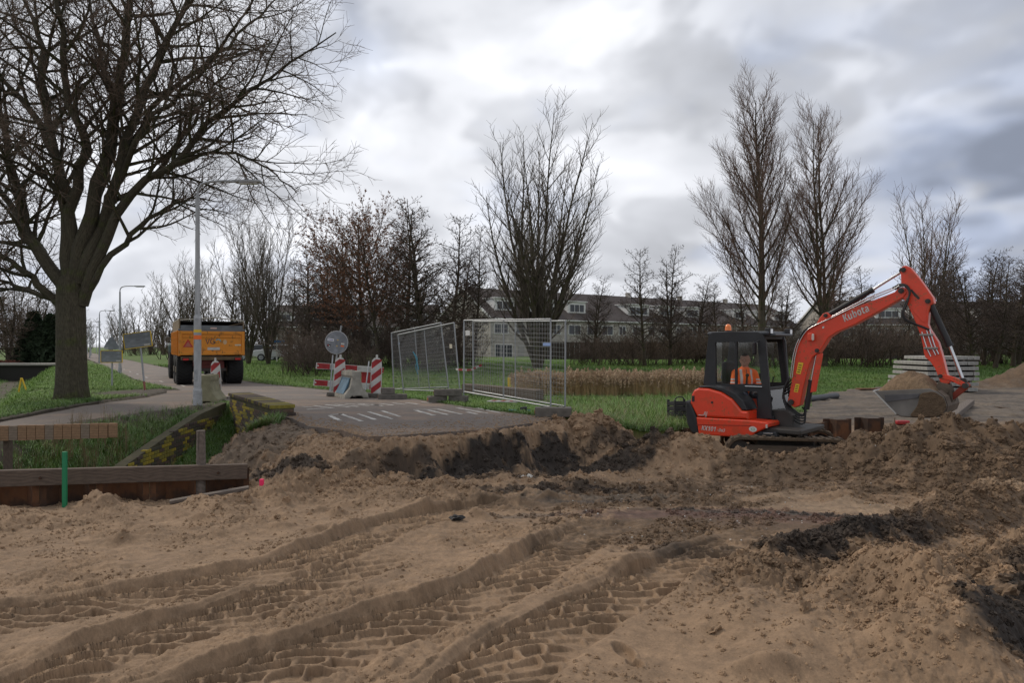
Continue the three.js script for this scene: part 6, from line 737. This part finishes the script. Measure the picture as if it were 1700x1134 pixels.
{ // the little bridge over the lawn ditch, hedge, and oddments across the grass
  const d = 56, a = P(-30, 603, d), b = P(104, 603, d), g = thing('culvert_bridge', 'low concrete bridge slab over the lawn ditch', 'bridge', [0, 0, 0]); part('slab', box(b.x - a.x, .16, 2.6, (a.x + b.x) / 2, .28, -d, .03), concrete, g); part('under_slab_shade', box(b.x - a.x - .5, 1.2, 2.0, (a.x + b.x) / 2, -.42, -d), M(.03, .028, .025, .95), g);  // near-black box across the span: the shade under the slab put into colour
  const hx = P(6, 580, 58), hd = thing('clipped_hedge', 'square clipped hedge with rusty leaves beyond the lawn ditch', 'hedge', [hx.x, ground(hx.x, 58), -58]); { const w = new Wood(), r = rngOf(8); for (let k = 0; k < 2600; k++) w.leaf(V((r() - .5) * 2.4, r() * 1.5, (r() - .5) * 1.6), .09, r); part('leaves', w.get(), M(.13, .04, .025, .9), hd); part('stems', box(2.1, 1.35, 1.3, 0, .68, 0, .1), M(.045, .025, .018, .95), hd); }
  const y = P(39, 632, 27), yt = thing('yellow_trestle', 'yellow trestle standing at the lip of the lawn ditch', 'trestle', [y.x, -.05, y.z]); part('leg', rod(V(-.16, 0, 0), V(-.06, .55, 0), .03, 6), paint.yellow, yt); part('leg', rod(V(.16, 0, 0), V(-.04, .55, 0), .03, 6), paint.yellow, yt);
}
// ---------- grass, reeds, clods ----------
function tufts(name, label, count, place, geo, m, tint) { const q = new THREE.InstancedMesh(geo, m, count), mt = new THREE.Matrix4(), e = new THREE.Euler(), qt = new THREE.Quaternion(), sc = V(1, 1, 1), po = V(0, 0, 0), c = new THREE.Color(); let k = 0, tries = 0; while (k < count && tries++ < count * 12) { const p = place(); if (!p) continue; e.set(p.tx ?? 0, p.turn, p.tz ?? 0); qt.setFromEuler(e); sc.set(p.s * (p.w ?? 1), p.s * (p.h ?? 1), p.s * (p.w ?? 1)); mt.compose(po.set(p.x, p.y, -p.d), qt, sc); q.setMatrixAt(k, mt); tint(p, c); q.setColorAt(k, c); k++; } q.count = k; q.name = numbered(name); q.userData = { kind: 'stuff', label }; cast(q); scene.add(q); return q; }
{
  const r = rngOf(2024), blade = (n, spread, h, w, bend) => { const p = [], nn = []; for (let k = 0; k < n; k++) { const a = r() * 6.28, R = Math.sqrt(r()) * spread, x = Math.cos(a) * R, z = Math.sin(a) * R, b = r() * 6.28, hh = h * (.5 + .7 * r()), lx = Math.cos(b) * bend * hh, lz = Math.sin(b) * bend * hh, c = b + 1.57, wx = Math.cos(c) * w, wz = Math.sin(c) * w; p.push(x - wx, 0, z - wz, x + wx, 0, z + wz, x + lx * .4, hh * .65, z + lz * .4, x - wx * .6 + lx * .4, hh * .6, z - wz * .6 + lz * .4, x + wx * .6 + lx * .4, hh * .6, z + wz * .6 + lz * .4, x + lx, hh, z + lz); for (let i = 0; i < 6; i++) nn.push(Math.cos(b) * .5, .85, Math.sin(b) * .5); } const g = new THREE.BufferGeometry(); g.setAttribute('position', new THREE.Float32BufferAttribute(p, 3)); g.setAttribute('normal', new THREE.Float32BufferAttribute(nn, 3)); return g; };
  const leafM = new THREE.MeshPhysicalMaterial({ color: 0xffffff, roughness: .8, transmission: .25, thickness: 0 }), short = blade(16, .13, .085, .006, .5), long = blade(14, .12, .34, .006, .55), t3 = [0, 0, 0];
  const green = (p, c) => { const v = fbm(p.x * .7, p.d * .7, 3), e = r(); c.setRGB(lerp(.11, .18, e * .5 + (v > .2 ? .3 : 0)) * p.k, lerp(.25, .29, e) * p.k, .02 + .014 * e); };
  const grassy = (x, d) => { if (inWorks(x, d) || onRoad(x, d) || onPath(x, d)) return false; turf(x, d, t3); return t3[1] > t3[0] * 1.12; };
  tufts('lawn_grass', 'short green grass on the lawn and verges', 60000, () => { const near = r() < .62, d = near ? 10 + 14 * r() * (.5 + .5 * r()) : 24 + 36 * Math.pow(r(), 1.4), x = (r() * 2 - 1) * (.8 * d + 1); if (!grassy(x, d)) return null; const s = near ? 1 : 1 + (d - 24) * .03; return { x, d, y: ground(x, d) - .01, turn: r() * 6.28, s: s * (.7 + .6 * r()), k: .8 + .4 * r() }; }, short, leafM, green);
  tufts('bank_grass', 'long rough grass on the ditch banks and beside the sand pit', 7500, () => { const pick = r(); let x, d; if (pick < .1) { d = 9.5 + 7 * r(); x = -8.0 + 2.8 * r(); if (toLine(DITCH, x, d)[0] < .25) return null; } else if (pick < .8) { x = 1 + 6.5 * r(); d = 13.7 + 9 * r() * r() + .4 * x * .5; } else { const i = Math.floor(r() * 9), t = r(); x = -4.75 + .5 * (r() - .5); d = 13.2 + .9 * (r() - .5); } if (pick < .8 && (inWorks(x, d) || onRoad(x, d) || onPath(x, d))) return null; return { x, d, y: ground(x, d) - .02, turn: r() * 6.28, s: (x < 0 ? .3 : .45) + .6 * r() * r(), k: .85 + .4 * r() }; }, long, leafM, (p, c) => { if (r() < .25) c.setRGB(.26, .2, .09); else green(p, c); });
  // reeds: pale stalks with brown plumes
  const reed = (() => { const p = [], n = [], quad = (a, b, w0, w1, ang) => { const cx = Math.cos(ang), cz = Math.sin(ang); p.push(a.x - cx * w0, a.y, a.z - cz * w0, a.x + cx * w0, a.y, a.z + cz * w0, b.x + cx * w1, b.y, b.z + cz * w1, a.x - cx * w0, a.y, a.z - cz * w0, b.x + cx * w1, b.y, b.z + cz * w1, b.x - cx * w1, b.y, b.z - cz * w1); for (let i = 0; i < 6; i++) n.push(-cz, .2, cx); }; for (let k = 0; k < 5; k++) { const x = (r() - .5) * .3, z = (r() - .5) * .3, h = 1.05 + .4 * r(), l = (r() - .5) * .25; for (const a of [r() * 3, r() * 3 + 1.5]) quad(V(x, 0, z), V(x + l, h, z + l * .4), .006, .004, a); for (let q = 0; q < 3; q++) { const y = h * (.25 + .2 * q); quad(V(x + l * y / h, y, z), V(x + l * y / h + (r() - .5) * .4, y + .2 + .1 * r(), z + (r() - .5) * .3), .009, .002, r() * 6); } } const g = new THREE.BufferGeometry(); g.setAttribute('position', new THREE.Float32BufferAttribute(p, 3)); g.setAttribute('normal', new THREE.Float32BufferAttribute(n, 3)); return g; })();
  const plume = (() => { const w = new Wood(); for (let k = 0; k < 16; k++) w.leaf(V((r() - .5) * .07, r() * .24, (r() - .5) * .07), .035, r); return w.get(); })();
  const spots = []; const where = () => { const d = 23.2 + 5.8 * r(), px = 850 + 340 * Math.pow(r(), .8), x = (px - CX) / F * d; if (x < lut(ROAD_R, d) + 2.6) return null; if (n2(x * .6, d * .6) < -.6) return null; return { x, d, y: ground(x, d) - .05, turn: r() * 6.28, s: .34 + .3 * r() * (.6 + .4 * n2(x * .8, d)), k: 1.1 + .5 * r() }; };
  tufts('reed_stalks', 'tan reed stalks filling the ditch behind the fence', 4200, () => { const p = where(); if (p) spots.push(p); return p; }, reed, leafM, (p, c) => c.setRGB(.42 * p.k, .315 * p.k, .17 * p.k));
  let si = 0; tufts('reed_plumes', 'brown plumes of the reeds', 8500, () => { const p = spots[si++ % spots.length]; return { ...p, x: p.x + (r() - .5) * .35, d: p.d + (r() - .5) * .35, y: p.y + p.s * (1.0 + .4 * r()), s: .8 + .5 * r() }; }, plume, M(1, 1, 1, .95), (p, c) => c.setRGB(.3 * p.k, .22 * p.k, .145 * p.k));
  // dead stalks and straw on the left bank
  tufts('dead_stalks', 'dry straw-coloured stalks on the ditch bank', 300, () => { const d = 9.6 + 3.5 * r(), x = -8 + 3 * r(); if (inWorks(x, d) || onPath(x, d)) return null; return { x, d, y: ground(x, d) - .03, turn: r() * 6.28, s: .22 + .2 * r(), k: .8 + .4 * r() }; }, reed, leafM, (p, c) => c.setRGB(.24 * p.k, .175 * p.k, .09 * p.k));
  // crumbs of sand, clods of spoil, brick grit, white chips
  const clod = new THREE.IcosahedronGeometry(1, 2); { const p = clod.attributes.position; for (let i = 0; i < p.count; i++) { const k = .78 + .34 * n3(p.getX(i) * 1.9, p.getY(i) * 1.9, p.getZ(i) * 1.9) + .13 * n3(p.getX(i) * 5, p.getY(i) * 5, p.getZ(i) * 5); p.setXYZ(i, p.getX(i) * k * 1.15, p.getY(i) * k * .75, p.getZ(i) * k); } clod.computeVertexNormals(); }
  const clodM = M(.98, .98, .98, .95), cc = [0, 0, 0], tint = (p, c) => { earth(p.x, p.d, cc); const k = 1.0 + .3 * r(); c.setRGB(cc[0] * k, cc[1] * k, cc[2] * k); };
  const busy = (x, d) => { let s = 0; for (let i = 0; i < HEAPF.length; i += 7) { const ex = x - HEAPF[i], ed = d - HEAPF[i + 1]; if (ex > 3 || ex < -3 || ed > 3 || ed < -3) continue; const u = ex * HEAPF[i + 2] + ed * HEAPF[i + 3], v = ed * HEAPF[i + 4] - ex * HEAPF[i + 5]; s += Math.abs(HEAPF[i + 6]) * Math.exp(-(u * u + v * v)); } return s; };
  const inTread = (x, d) => { if (d > 9.2) return false; for (const t of TRACKS) { if (x < t.box[0] || x > t.box[1] || d < t.box[2] || d > t.box[3]) continue; const [q, , sd] = toLine(t.line, x, d), l = q * sd; if (l > -.1 && l < t.w) return true; } return false; };
  const clodSpot = (d0, d1, s0, s1, want) => () => { const d = d0 * Math.pow(d1 / d0, Math.sqrt(r())), x = (r() * 2 - 1) * (.8 * d + .3); if (!inWorks(x, d)) return null; const q = busy(x, d), patch = smooth(-.2, .5, n2b(x * .9, d * .9)); if (r() > want(q, patch, x, d) || inTread(x, d)) return null; const s = lerp(s0, s1, Math.pow(r(), 4)) * (1 + Math.min(q * 1.5, .8)); return { x, d, y: ground(x, d) - s * .05, turn: r() * 6.28, tx: r() * 6, tz: r() * 6, s }; };
  tufts('sand_crumbs', 'crumbs of sand scattered over the churned ground', 17000, clodSpot(2.6, 9.5, .005, .022, (q, p) => .03 + .6 * p * p + q * 2), clod, clodM, tint);
  tufts('soil_clods', 'clods of dark soil on the spoil heaps', 15000, clodSpot(4, 14.5, .011, .05, (q, p, x, d) => { earth(x, d, cc); return cc[0] < .1 ? .95 : cc[0] < .2 ? .5 : d > 9 && d < 13.5 && x < 2 && toLine(FRONT, x, d)[0] < 1.4 ? .6 : q * .5 + (d > 9.4 ? .12 : 0); }), clod, clodM, tint);
  tufts('road_grit', 'sand and grit spilt over the cut end of the road', 3200, () => { const i = Math.floor(r() * (FRONT.length - 1)), t = r(), e = Math.pow(r(), 2.2) * 1.6, x = lerp(FRONT[i][0], FRONT[i + 1][0], t) - e * .35 + (r() - .5) * .3, d = lerp(FRONT[i][1], FRONT[i + 1][1], t) + e; return onRoad(x, d) && d < 17.5 ? { x, d, y: .352, turn: r() * 6, s: .006 + .018 * Math.pow(r(), 3), h: .6, k: 1 } : null; }, clod, clodM, (p, c) => { const k = .8 + .5 * r(); c.setRGB(.25 * k, .17 * k, .105 * k); });
  tufts('white_chips', 'small white chips of rubble and shell in the dirt', 260, () => { const k = r(), [px, py, y] = k < .35 ? [868 + 30 * (r() - .5), 803 + 8 * (r() - .5), -.33] : k < .6 ? [1565 + 90 * (r() - .5), 699 + 8 * (r() - .5), .0] : [950 + 600 * r(), 790 + 130 * r(), -.3], p = gnd(px, py, y); return inWorks(p.x, -p.z) ? { x: p.x, d: -p.z, y: ground(p.x, -p.z) + .008, turn: r() * 6, tx: r() * 6, s: (k < .6 ? .022 : .008) * (.6 + .8 * r()) } : null; }, clod, M(1, 1, 1, .8), (p, c) => c.setRGB(.6, .58, .54));
}
renderer.render(scene, camera);
